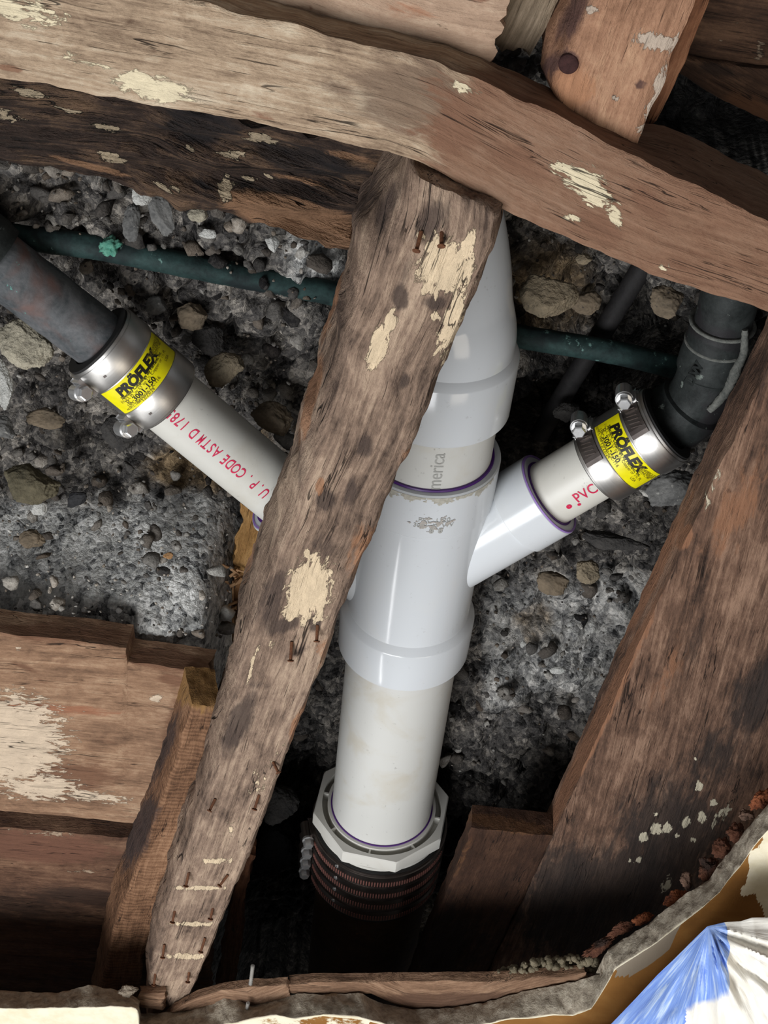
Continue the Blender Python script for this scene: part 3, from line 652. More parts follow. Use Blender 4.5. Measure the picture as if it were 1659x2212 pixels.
o = board('blocking_board', [(1018, 1790), (1000, 1840), (960, 1940), (905, 2070), (860, 2190)], [(1193, 1808), (1147, 1905), (1057, 2090), (1007, 2208)], .701, .024, W12, [('a', 1090, 1780, 100, 16, 10, 1.), ('d', 960, 2050, 90, 140, 20, .8), ('a', 1000, 1850, 10, 60, 24, .7)], .003, .0009, .0010, seed=21, end=.0006)
tag(o, 'dark square-topped board standing right of the bottom clamp coupling', 'board')

# lath strips in the broken plaster edge
W13 = wood('lath_wood', (92, 68, 52), (134, 104, 82), (170, 138, 112), stain=(66, 48, 38), seed=23., blotch=.7)
o = board('lath', [(300, 2146), (354, 2146)], [(300, 2178), (352, 2184)], .602, .007, W13, (), .002, .0006, .0008, seed=23)
tag(o, 'short stub of wooden lath under the foot of the slanting stud', 'lath', 'laths along the bottom edge')
o = board('lath', [(352, 2206), (372, 2186), (420, 2158), (470, 2142), (540, 2134), (622, 2128)], [(354, 2216), (400, 2204), (450, 2184), (500, 2170), (560, 2182), (625, 2152)], .6, .008, W13, [('d', 520, 2165, 60, 6, 5, .8)], .002, .0008, .0012, seed=24)
tag(o, 'split wooden lath curving right of the foot of the slanting stud', 'lath', 'laths along the bottom edge')
o = board('lath', [(622, 2127), (720, 2124), (900, 2122), (1060, 2120), (1180, 2112), (1262, 2106)], [(622, 2146), (720, 2150), (800, 2148), (880, 2186), (960, 2190), (1060, 2178), (1180, 2140), (1262, 2130)], .603, .009, W13, [('d', 940, 2165, 180, 20, -2, 1.1)], .002, .0008, .0012, seed=25)
tag(o, 'long wooden lath along the bottom edge below the cast iron pipe', 'lath', 'laths along the bottom edge')

# ================================================================== STONES AND CRUMBS
def blob(name, C, rad, seed, mat, parent=None, facets=7, sub=4, rough=.10, squash=None):
    rd = random.Random(seed); bm = bmesh.new(); bmesh.ops.create_icosphere(bm, subdivisions=sub, radius=1.)
    pl = [(Vector((rd.gauss(0, 1), rd.gauss(0, 1), rd.gauss(0, 1))).normalized(), rd.uniform(.55, .85)) for _ in range(facets)]
    off = Vector((seed*1.37, seed*.71, seed*2.3))
    X, Yv, Z = rad
    for v in bm.verts:
        p = v.co.copy()
        for nrm, d in pl:
            e = p.dot(nrm)-d
            if e > 0: p -= nrm*e*.92
        p *= 1+rough*fbm(v.co*1.8+off, 4)+rough*.5*fbm(v.co*6+off, 4)+rough*.3*fbm(v.co*17+off, 2)
        v.co = C+X*p.x+Yv*p.y+Z*p.z
    return link(name, bm, mat, parent, True, None)
def stone(px, py, Y, rx, ry, ang, mat, seed, label, cat='stone', name='stone', facets=7, depth=.7, group=None, rough=.12):
    s = mpp(px, py, Y); a = R(ang); C = at(px, py, Y+.006)
    X = (CR*math.cos(a)-CU*math.sin(a))*rx*s; Z = (CR*math.sin(a)+CU*math.cos(a))*ry*s
    return tag(blob(name, C, (X, -_f*min(rx, ry)*s*depth, Z), seed, mat, None, facets, 5 if max(rx, ry) > 24 else 4, rough), label, cat, group)
SM = dict(pale=rough_mat('stone_pale', (128, 122, 108), (186, 178, 158), 90, (98, 94, 86), 1., .95, bd=.0025), grey=rough_mat('stone_grey', (74, 74, 74), (130, 129, 126), 90, (160, 158, 152), .8, .95),
          dark=rough_mat('stone_dark', (44, 43, 43), (76, 73, 70), 90, None, 1., .95, bd=.0025), brown=rough_mat('stone_brown', (74, 66, 56), (124, 110, 92), 70, (60, 56, 52), .8, .95),
          tan=rough_mat('stone_tan', (96, 88, 74), (146, 132, 110), 70, (80, 74, 66), 1., .95, bd=.0025), black=rough_mat('stone_black', (24, 24, 26), (50, 50, 52), 90, None, .6, .8), white=rough_mat('stone_white', (150, 150, 146), (214, 213, 208), 120, None, 1., .95, bd=.0025),
          olive=rough_mat('stone_olive', (66, 62, 50), (112, 104, 84), 50, None, 1., .95, bd=.0025), orange=rough_mat('stone_orange', (150, 112, 74), (190, 150, 108), 120, None, 1., .95, bd=.0025))
for a in [
    (55, 742, .79, 62, 50, 30, 'pale', 1, 'large pale triangular stone below the fat copper pipe at the left'),
    (352, 468, .775, 26, 58, -22, 'grey', 2, 'pointed grey stone hanging below the charred board'),
    (305, 420, .77, 24, 26, -50, 'white', 30, 'whitish lump of mortar at the top of the pointed stone'),
    (427, 464, .78, 22, 16, 0, 'pale', 3, 'small pale pebble right of the pointed grey stone'),
    (484, 800, .80, 44, 36, -30, 'tan', 4, 'square grey tan stone above the left white branch pipe'),
    (415, 680, .80, 42, 32, -8, 'brown', 5, 'round brown stone right of the left coupling'),
    (452, 735, .805, 38, 34, 20, 'dark', 6, 'dark stone under the round brown stone'),
    (338, 660, .80, 24, 22, 0, 'grey', 7, 'small grey stone between the copper pipes'),
    (1188, 640, .80, 66, 56, 0, 'tan', 8, 'big rounded tan stone right of the upper white pipe'),
    (1265, 652, .81, 34, 30, 20, 'brown', 9, 'small lump right of the big tan stone'),
    (1440, 655, .80, 44, 34, 25, 'brown', 10, 'brown lump of mortar left of the green copper elbow'),
    (1262, 560, .80, 20, 14, 20, 'tan', 11, 'small tan stone under the beam at the right'),
    (60, 1045, .775, 70, 42, 0, 'olive', 12, 'broad olive brown stone at the left edge above the granular mortar'),
    (165, 1078, .765, 28, 16, -20, 'black', 13, 'flat black stone in the granular mortar at the left'),
    (85, 1098, .77, 18, 18, -30, 'white', 14, 'white chip beside the flat black stone'),
    (102, 905, .80, 46, 24, 0, 'brown', 15, 'flat brown stone below the left coupling screws'),
    (262, 935, .80, 46, 36, 25, 'dark', 16, 'dark stone just below the lower left clamp screw'),
    (590, 905, .805, 50, 36, 30, 'brown', 17, 'brown stone behind the left branch pipe near the slanting stud'),
    (620, 950, .80, 30, 20, 30, 'grey', 18, 'grey stone wedged between the left branch pipe and the slanting stud'),
    (8, 830, .77, 22, 58, -10, 'white', 19, 'smooth whitish stone cut by the left edge of the photo'),
    (10, 925, .78, 26, 30, 0, 'grey', 20, 'smooth grey stone under the whitish one at the left edge'),
    (363, 1200, .745, 11, 9, 0, 'orange', 21, 'small orange pebble in the granular mortar'),
    (352, 1232, .75, 16, 13, 0, 'dark', 22, 'small dark pebble below the orange pebble'),
    (1270, 1235, .80, 30, 26, 10, 'tan', 23, 'tan stone under the right branch pipe'),
    (1190, 1260, .80, 42, 26, 10, 'brown', 24, 'brown stone in the rubble below the right white hub'),
    (1455, 1062, .79, 60, 44, -10, 'grey', 25, 'large grey stone below the right coupling'),
    (1330, 1170, .80, 70, 24, 12, 'dark', 26, 'long dark stone below the lettering of the right branch pipe'),
    (1205, 1448, .795, 18, 9, -5, 'white', 27, 'small white chip on the rubble right of the stack'),
    (1130, 1392, .80, 7, 8, 0, 'white', 28, 'tiny white chip near the lower hub of the stack'),
    (70, 1165, .75, 30, 22, 10, 'brown', 29, 'half buried brown lump in the granular mortar at the left'),
    (590, 525, .79, 14, 22, -30, 'white', 31, 'thin white chip under the rotten end of the charred board'),
    (450, 505, .785, 26, 10, 10, 'white', 32, 'flat white flake below the small pale pebble'),
    (285, 485, .78, 20, 44, 5, 'grey', 33, 'grey clod hanging left of the pointed stone'),
    (1225, 1010-120, .84, 30, 22, 0, 'dark', 34, 'dark lump in the shadow left of the right coupling'),
    (600, 1740, .80, 50, 44, 0, 'dark', 35, 'dark rounded stone in shadow left of the white octagon fitting'),
    (590, 1840, .80, 44, 50, 20, 'black', 36, 'black rock in the shadow left of the clamp screws'),
]:
    stone(a[0], a[1], a[2], a[3], a[4], a[5], SM[a[6]], a[7], a[8], group='stones set in the rubble')
# loose gravel and grit that makes up the face of the rubble
def gravel():
    rg = random.Random(21); tm = []
    for k in range(14):
        b = bmesh.new(); bmesh.ops.create_icosphere(b, subdivisions=2, radius=1.)
        o_ = Vector((k*3.7, k, k*2.2)); pl = [(Vector((rg.gauss(0, 1), rg.gauss(0, 1), rg.gauss(0, 1))).normalized(), rg.uniform(.5, .85)) for _ in range(8)]
        for v in b.verts:
            p = v.co.copy()
            for n_, d_ in pl:
                e_ = p.dot(n_)-d_
                if e_ > 0: p -= n_*e_
            v.co = p*(1+.35*fbm(v.co*1.5+o_, 3))
        b.verts.ensure_lookup_table(); tm.append(([v.co.copy() for v in b.verts], [[v.index for v in f.verts] for f in b.faces])); b.free()
    V, Fs, C_ = [], [], []; made = 0
    while made < 3200:
        px, py = rg.uniform(-20, 1640), rg.uniform(330, 1800)
        lowleft = px < 500 and py > 1080
        if px > 1500 and py > 900: continue
        if py < 420+.16*px-40 and px < 760: 
            if py < 350: continue
        if lowleft and py > 1330+.1*px: continue
        d_ = depth_map(px, py); r_ = .0012+.0075*rg.random()**(8 if lowleft else 7 if px > 1000 else 4.5)
        c_ = at(px, py, d_-.001-rg.uniform(0, .009)+r_*.55)
        q = Matrix.Rotation(rg.uniform(0, 6.28), 3, Vector((rg.gauss(0, 1), rg.gauss(0, 1), rg.gauss(0, 1))).normalized()); sc_ = Vector((rg.uniform(.7, 1.3), rg.uniform(.6, 1.), rg.uniform(.6, 1.2)))*r_
        vs_, fs_ = tm[rg.randrange(14)]; b0 = len(V); tone = min(1, max(0, rg.gauss(.42, .2)+(.22 if lowleft else 0))); br_ = rg.random()**2
        shade = ss(1560, 1800, py)*.7+.8*ss(160, 60, math.hypot((px-1170)*.7, py-905))+.6*ss(200, 90, math.hypot(px-1450, py-760))  # same painted shade darkens the gravel in the recesses and low down
        for v in vs_: V.append(c_+q @ Vector((v.x*sc_.x, v.y*sc_.y, v.z*sc_.z))); C_.append((tone, br_, min(1, shade)))
        Fs.extend([[b0+i for i in f] for f in fs_]); made += 1
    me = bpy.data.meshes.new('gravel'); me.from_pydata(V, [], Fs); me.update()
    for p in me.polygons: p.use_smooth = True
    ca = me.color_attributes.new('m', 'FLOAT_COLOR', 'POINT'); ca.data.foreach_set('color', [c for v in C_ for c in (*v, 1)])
    N = NT('gravel'); p = N.pos(); sp = N.n('ShaderNodeSeparateColor'); N.l(N.attr('m').outputs['Color'], sp.inputs[0])
    a = N.noise(p, 160, 6, .7); b = N.noise(p, 600, 3, .6)
    t = N.math('ADD', sp.outputs[0], N.math('MULTIPLY_ADD', a, .7, -.35)); t = N.math('ADD', t, N.math('MULTIPLY_ADD', b, .3, -.15))
    c = N.ramp(t, [(.0, lin((30, 29, 30))), (.4, lin((86, 83, 80))), (.7, lin((134, 130, 124))), (1., lin((206, 203, 196)))])
    c = N.mix(N.math('MULTIPLY', sp.outputs[1], .4), c, N.mix(t, lin((60, 48, 36)), lin((160, 132, 100))))
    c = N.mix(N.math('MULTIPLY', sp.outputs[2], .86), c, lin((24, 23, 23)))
    N.bump(N.math('ADD', a, N.math('MULTIPLY', b, .5)), 1., .002)
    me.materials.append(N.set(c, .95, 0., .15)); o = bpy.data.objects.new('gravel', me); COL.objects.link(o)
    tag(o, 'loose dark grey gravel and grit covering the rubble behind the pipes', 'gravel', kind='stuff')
gravel()
# crumbs in the gap above the beam
rd = random.Random(11)
bm = bmesh.new()
for k in range(60):
    p = at(1112+rd.gauss(0, 26), 140+rd.gauss(0, 14), .70+rd.uniform(-.01, .01)); r_ = rd.uniform(.0015, .0042)
    q = bmesh.ops.create_icosphere(bm, subdivisions=2, radius=r_)
    for v in q['verts']: v.co = p+v.co*(1+.5*fbm(v.co*500+p*99, 2))
o = link('loose_fill', bm, rough_mat('fill', (70, 70, 70), (128, 126, 122), 200), None, True)
tag(o, 'clump of grey crumbly fill in the gap under the short greyish offcut', 'debris', kind='stuff')
# brick fragments along the plaster edge at the right
for i, (x, y, rx, ry, an, lb) in enumerate([(1298, 2042, 40, 13, -35, 'long brick red crumb lying at the corner of the plaster edge'), (1385, 1985, 26, 12, -20, 'orange brick crumb left of the middle of the plaster edge'), (1345, 2005, 32, 12, -25, 'dull brick fragment between the corner crumb and the orange crumb'), (1460, 1944, 30, 17, -25, 'bright orange brick fragment lying on the plaster edge'), (1483, 1903, 14, 20, 10, 'upright brick fragment above the bright orange one'), (1528, 1878, 26, 22, -20, 'brick red lump beside the crack in the plaster edge'), (1560, 1830, 22, 20, -40, 'dark red brick lump above the crack in the plaster edge'), (1592, 1800, 20, 22, -40, 'dark brick piece just left of the upper plaster edge'), (1612, 1762, 16, 14, -20, 'small grey red brick piece by the upper plaster edge'), (1645, 1728, 26, 20, -40, 'orange brick fragment at the right edge of the photo')]):
    stone(x, y, .612, rx, ry, an, M[('brick_dark', 'brick', 'brick_dark', 'brick', 'brick_grey', 'brick_dark', 'brick_dark', 'brick_dark', 'brick_grey', 'brick')[i]], 60+i, lb, 'brick', 'brick_fragment', 10, .8, 'brick crumbs along the right plaster edge', .4)
for i, (x, y, rx, ry, an, lb) in enumerate([(1302, 2120, 9, 62, 6, 'thin upright sliver of plaster at the corner of the opening'), (1562, 1880, 15, 14, 0, 'loose grey plaster lump in the crack of the right plaster edge'), (1316, 2128, 8, 22, -30, 'jagged plaster chip right of the upright sliver'), (275, 2140, 22, 12, 5, 'lump of plaster at the right end of the cream wall piece'), (665, 2116, 13, 9, 0, 'pyramid shaped crumb on the long lath'), (985, 2115, 6, 5, 0, 'tiny grey crumb on the right half of the long lath')]):
    stone(x, y, .588 if i != 4 and i != 5 else .606, rx, ry, an, M['plasterlump'], 80+i, lb, 'plaster', 'plaster_fragment', 7, .8, 'loose bits of plaster along the opening', .3)
bm = bmesh.new()
for k in range(150):
    x = rd.uniform(1070, 1290); yb = 2112-36*math.sin(max(0, min(1, (x-1060)/230))*2.2); p = at(x, yb+rd.uniform(-8, 18), .613+rd.uniform(-.004, .008)); r_ = rd.uniform(.001, .0036)
    q = bmesh.ops.create_icosphere(bm, subdivisions=2, radius=r_)
    for v in q['verts']: v.co = p+v.co*(1+.5*fbm(v.co*500+p*99, 2))
o = link('plaster_crumbs', bm, M['debris'], None, True)
tag(o, 'heap of mixed grit behind the right end of the long lath', 'debris', kind='stuff')
for pts, lb in (([(546, 2086), (544, 2104), (541, 2126)], 'short upright end of grey twine above the curved lath'), ([(536, 2166), (532, 2190), (529, 2225)], 'grey twine hanging over the plaster below the curved lath')):
    P = vsp([at(x, y, .594 if y > 2150 else .60) for x, y in pts], 30); n_ = len(P); bm = None
    o = sweep('twine', P, [.0013+.0004*math.sin(i*1.3) for i in range(n_)], M['twine'], None, 10); tag(o, lb, 'twine')

# ================================================================== COPPER AND IRON PIPES
def tube(name, px, r, mat, label, cat='pipe', wob=.0004, n=16):
    P = vsp([at(*p) for p in px], n)
    rr = r if callable(r) else (lambda u: r)
    o = sweep(name, P, [rr(i/(len(P)-1)) for i in range(len(P))], mat, None, 40, wob); return tag(o, label, cat)
tube('copper_pipe', [(-700, 420, .80), (-60, 500, .80), (0, 507, .80), (120, 522, .80), (240, 540, .80), (480, 588, .808), (730, 636, .825), (900, 676, .845), (1100, 722, .845), (1330, 762, .842), (1480, 800, .85)], .0085, M['verdigris'], 'thin green copper pipe running level behind the stack')
s_ = mpp(238, 532, .789); o = blob('corrosion_crust', at(238, 532, .7925), (CR*24*s_, -_f*15*s_, CU*22*s_), 41, M['green_crust'], bpy.data.objects['copper_pipe'], 5, 4, .4); o['label'] = 'bright green crust of corrosion'
tube('black_pipe', [(1405, 545, .865), (1385, 580, .865), (1290, 735, .866), (1200, 880, .868), (1165, 940, .87)], .0075, M['black_pipe'], 'thin black pipe slanting behind the thin copper pipe on the right')
cop = Axis((125, 666), .77, (215, 736), .77)
o = sweep('waste_pipe', [cop.P(-.335+i*.005) for i in range(76)], [.0207]*76, M['copper'], None, 64, .0005); tag(o, 'fat aged copper pipe entering the left coupling', 'pipe')
o = sweep('pipe_collar', [cop.P(-.098+i*.004) for i in range(13)], [.0255-.001*(i > 10) for i in range(13)], M['elbow'], None, 64, .0006); tag(o, 'dark copper collar on the fat pipe at the left edge of the photo', 'pipe fitting')

# right copper elbow
el = empty('copper_elbow', at(1500, 860, .80), 'dark green copper elbow turning up from the right coupling', 'pipe fitting')
EP = [at(*p) for p in [(1415, 925, .80), (1450, 905, .80), (1487, 880, .80), (1516, 845, .80), (1533, 800, .80), (1545, 755, .80), (1556, 715, .80), (1570, 665, .80), (1592, 590, .80), (1615, 510, .80)]]
P = vsp(EP, 8); nP = len(P)
def er(u):
    r_ = .0212
    for a, b, v in ((.0, .25, .0242), (.46, .58, .0232), (.60, .68, .0226)):
        r_ = max(r_, .0212+(v-.0212)*ss(a-.015, a, u)*ss(b+.015, b, u))
    if u > .70: r_ = .0205
    r_ *= 1-.07*ss(.45,.6,u)
    return r_
sweep('elbow_body', P, [er(i/(nP-1)) for i in range(nP)], M['elbow'], el, 64, .0004)
for ix, rr in ((int(.59*nP), .0222), (int(.70*nP), .0224)):
    bm = bmesh.new(); d = (P[ix+1]-P[ix-1]).normalized()
    lathe_into(bm, [(-.0012, .019), (-.0009, rr-.0004), (.0006, rr), (.0012, .019), (-.0012, .019)], P[ix], d, 64); o_ = link('solder_joint', bm, M['solder'], el, True)
    o_['label'] = 'rough grey solder ring'
sc = vsp([at(1610, 712, .783), at(1607, 760, .781), at(1590, 800, .779), at(1572, 840, .778), at(1548, 872, .777), at(1532, 886, .777)], 8)
o_ = sweep('solder_drip', sc, [.0018+.0012*math.sin(3.1*i/(len(sc)-1))+.0006*random.random() for i in range(len(sc))], M['solder'], el, 14, .0006); o_['label'] = 'grey solder run'
bm = text_bm('DWV', .009, .0003)
for v in bm.verts:
    q = at(1505, 800, .7785); v.co = q+(CR*.5+CU*.86)*v.co.x+(CR*-.86+CU*.5)*v.co.y
r_ = bmesh.ops.extrude_face_region(bm, geom=bm.faces[:])
for v in r_['geom']:
    if isinstance(v, bmesh.types.BMVert): v.co += _f*.0025
link('cast_lettering', bm, M['elbow'], el, False)

# ================================================================== PVC STACK
MA = Axis((926, 974), .775, (827, 1721), .772)
T = lambda y: MA.t(py=y)
O = MA.O; D = MA.D
RP, RH, RB = .04445, .0512, .0474
# double wye
wy = empty('double_wye', MA.P(T(1387)), 'white double wye fitting in the middle of the stack with a branch to each side', 'pipe fitting')
LA = Axis((357, 857), .770, (626, 1080), .776)        # left branch axis
RA = Axis((1181, 1070), .780, (1273, 1015), .782)     # right branch axis
bm = bmesh.new()
t0, t1, t2, t3, t4 = T(970), T(1063), T(1302), T(1313), T(1387)
lathe_into(bm, [(t0, RP+.0006), (t0, RH-.001), (t0+.001, RH), (t1-.001, RH-.0004), (t1, RH-.0012), (t1+.0005, RB+.0022), (t2, RB), (t2+.0002, RB), (t3, RH+.0006), (t3+.001, RH+.0012), (t4-.001, RH+.0008), (t4, RH), (t4, RP+.0006)], O, D, 96)
lh, ll = LA.t(px=612), LA.t(px=890)
lathe_into(bm, [(lh, .0245), (lh, .0318), (lh+.001, .0325), (lh+.030, .0325), (lh+.0315, .0308), (ll, .030)], LA.O, LA.D, 72)
rh, rs, rl = RA.t(px=1187), RA.t(px=1117), RA.t(px=886)
lathe_into(bm, [(rh, .0245), (rh, .0316), (rh-.001, .0323), (rs+.001, .0323), (rs, .0306), (rl, .0300)], RA.O, RA.D, 72)
link('wye_body', bm, M['pvc_fit'], wy, True, 32)
lathe('primer_ring', [(t0-.0012, RP+.0002), (t0-.0012, RP+.0018), (t0+.001, RP+.0026), (t0+.002, RP+.0002)], O, D, M['purple'], wy)
o_ = lathe('primer_ring', [(t4-.0004, RP+.0002), (t4-.0004, RH-.0006), (t4+.0010, RH-.0010), (t4+.0016, RP+.0002)], O, D, M['purple_pale'], wy); o_['label'] = 'pale lilac primer line under the lower hub'
lathe('primer_ring', [(lh-.0008, .0242), (lh-.0008, .0262), (lh+.001, .0264), (lh+.001, .0242)], LA.O, LA.D, M['purple'], wy)
lathe('primer_ring', [(lh-.0005, .0298), (lh-.0005, .0312), (lh+.001, .0312), (lh+.001, .0298)], LA.O, LA.D, M['purple_pale'], wy)
lathe('primer_ring', [(rh+.0008, .0242), (rh+.0008, .0258), (rh-.001, .0262), (rh-.001, .0242)], RA.O, RA.D, M['purple'], wy)
lathe('primer_ring', [(rh+.0005, .0302), (rh+.0005, .0318), (rh-.001, .0321), (rh-.001, .0302)], RA.O, RA.D, M['purple_pale'], wy)
# dirty smear and worn print on the upper hub
NM = frame(D, CAM-MA.P(T(1100)))[1]
letters('worn_print', [('PVC 1120', .0055, T(1021), -.2, 'c-', 0, 0, 1), ('3001  D  WV', .0052, T(1033), -.2, 'c-', 0, 0, 1), ('8  8', .006, T(1043), -.24, 'c-', .0003, 0, 1)], O, D, RH, NM, M['grey_ink'], wy)
def smear(name, r, N0, ta_, tb_, a_, b_, fn, mat, parent, nt=46, na=120):
    bm = bmesh.new(); N1 = D.cross(N0); P_ = {}
    def v(i, j):
        if (i, j) not in P_:
            t = ta_+(tb_-ta_)*i/nt; a = a_+(b_-a_)*j/na; P_[i, j] = bm.verts.new(O+D*t+(N0*math.cos(a)+N1*math.sin(a))*(r+.00022))
        return P_[i, j]
    for i in range(nt):
        for j in range(na):
            if fn((i+.5)/nt, (j+.5)/na): bm.faces.new((v(i, j), v(i+1, j), v(i+1, j+1), v(i, j+1)))
    return link(name, bm, mat, parent, True)
M['grime'] = rough_mat('grime', (150, 146, 132), (198, 195, 186), 300, None, .3, .8)
M['grime_dark'] = rough_mat('grime_dark', (150, 144, 138), (196, 190, 184), 400, None, .3, .8)
smear('glue_smear', RH, NM, t0+.0012, t0+.012, -1.2, .75, lambda i, j: i < .22+.75*max(0, fbm(Vector((j*9, 2, 0)), 4)+.12)+.25*fbm(Vector((j*40, i*4, 0)), 2) and j > .02, M['grime'], wy)
smear('grime_patch', RH, NM, T(1008), T(1045), -.52, .18, lambda i, j: fbm(Vector((j*8, i*5, 3)), 5)+.22-1.3*((i-.55)**2*1.6+(j-.45)**2*2.2) > .16, M['grime_dark'], wy)
# stack pipes
o = lathe('stack_pipe', tube_prof(T(850), T(1000), RP), O, D, M['pvc_pipe']); tag(o, 'short white pipe between the top bend and the double wye, printed with grey letters', 'pipe', 'pipes of the white stack')
NU = frame(D, CAM-MA.P(T(940)))[1]
letters('pipe_lettering', [('america', .0140, T(936), -.16, 'a-', 0, 0, 1.0, .85)], O, D, RP, NU, M['grey_ink'], o)
o = lathe('stack_pipe', tube_prof(T(1340), T(1755), RP), O, D, M['pvc_pipe']); tag(o, 'long white pipe between the double wye and the octagon fitting', 'pipe', 'pipes of the white stack')
# top bend
be = empty('pipe_bend', MA.P(T(867)), 'white bend at the top of the stack, rising behind the beam', 'pipe fitting')
bm = bmesh.new(); h0, h1, h2 = T(733), T(748), T(867)
lathe_into(bm, [(h0-.0005, RB-.001), (h0, RB), (h1, RH), (h1+.001, RH+.0006), (h2-.001, RH+.0002), (h2, RH-.0006), (h2, RP+.0005)], O, D, 96)
link('bend_hub', bm, M['pvc_fit'], be, True, 32)
BP = [MA.P(T(745)), MA.P(T(715)), at(951, 660, .779), at(945, 590, .781), at(932, 510, .784), at(908, 420, .788), at(872, 320, .793)]
P = vsp(BP, 8); sweep('bend_body', P, [RB]*len(P), M['pvc_fit'], be, 96)
# branches
def branch(nm, AX, ta, tb, r, label): 
    return tag(lathe(nm, tube_prof(min(ta, tb), max(ta, tb), r, .0037), AX.O, AX.D, M['pvc_branch'], None, 72), label, 'pipe', 'white branch pipes')
lb = branch('branch_pipe', LA, LA.t(px=300), LA.t(px=640), .0242, 'white branch pipe with red lettering sloping down from the left coupling')
NL = frame(LA.D, CAM-LA.P(LA.t(px=480)))[1]
def la(px): return LA.t(px=px)
letters('pipe_lettering', [(tx, .0118, la(x+8), a_+.30, 'a-', .0001, 0, 1, .40 if tx == 'M' else .62) for tx, x, a_ in [('U', 556, .02), ('.', 545, .0), ('P', 534, .0), ('.', 521, .0), ('C', 506, -.01), ('O', 494, -.01), ('D', 482, -.01), ('E', 471, -.01), ('A', 453, -.02), ('S', 442, -.02), ('T', 431, -.02), ('M', 420, -.02), ('D', 404, -.02), ('1', 385, -.03), ('7', 374, -.03), ('8', 364, -.03), ('5', 354, -.03), ('-', 601, .06), ('G', 593, .06)]], LA.O, LA.D, .0242, NL, M['red'], lb)
rb = branch('branch_pipe', RA, RA.t(px=1170), RA.t(px=1345), .0242, 'short white branch pipe with red print between the right hub and the right coupling')
NR = frame(RA.D, CAM-RA.P(RA.t(px=1230)))[1]
def ra(px): return RA.t(px=px)
letters('pipe_lettering', [('PVC', .0118, ra(1262), .56, 'a+', .0001, 0, 1.1, .8), ('.', .022, ra(1239), .56, 'a+', .0, 0, 1), ('o', .006, ra(1223), .64, 'a+', .0006, 0, 1)], RA.O, RA.D, .0242, NR, M['red'], rb)
bm = bmesh.new()   # small shield mark
vs = [bm.verts.new((x*.0028, y*.0032, 0)) for x, y in [(-1, 1), (0, .75), (1, 1), (1, -.2), (.6, -.8), (0, -1.1), (-.6, -.8), (-1, -.2)]]; bm.faces.new(vs)
bmesh.ops.inset_region(bm, faces=bm.faces[:], thickness=.0005, use_boundary=True); bm.faces.ensure_lookup_table()
bmesh.ops.delete(bm, geom=[max(bm.faces, key=lambda f: f.calc_area())], context='FACES')
wrap(bm, RA.O, RA.D, .0242, ra(1209), .66, 'a+', NR)
me = bpy.data.meshes.new('shield_mark'); bm.to_mesh(me); bm.free(); me.materials.append(M['red']); o = bpy.data.objects.new('shield_mark', me); COL.objects.link(o); o.parent = rb

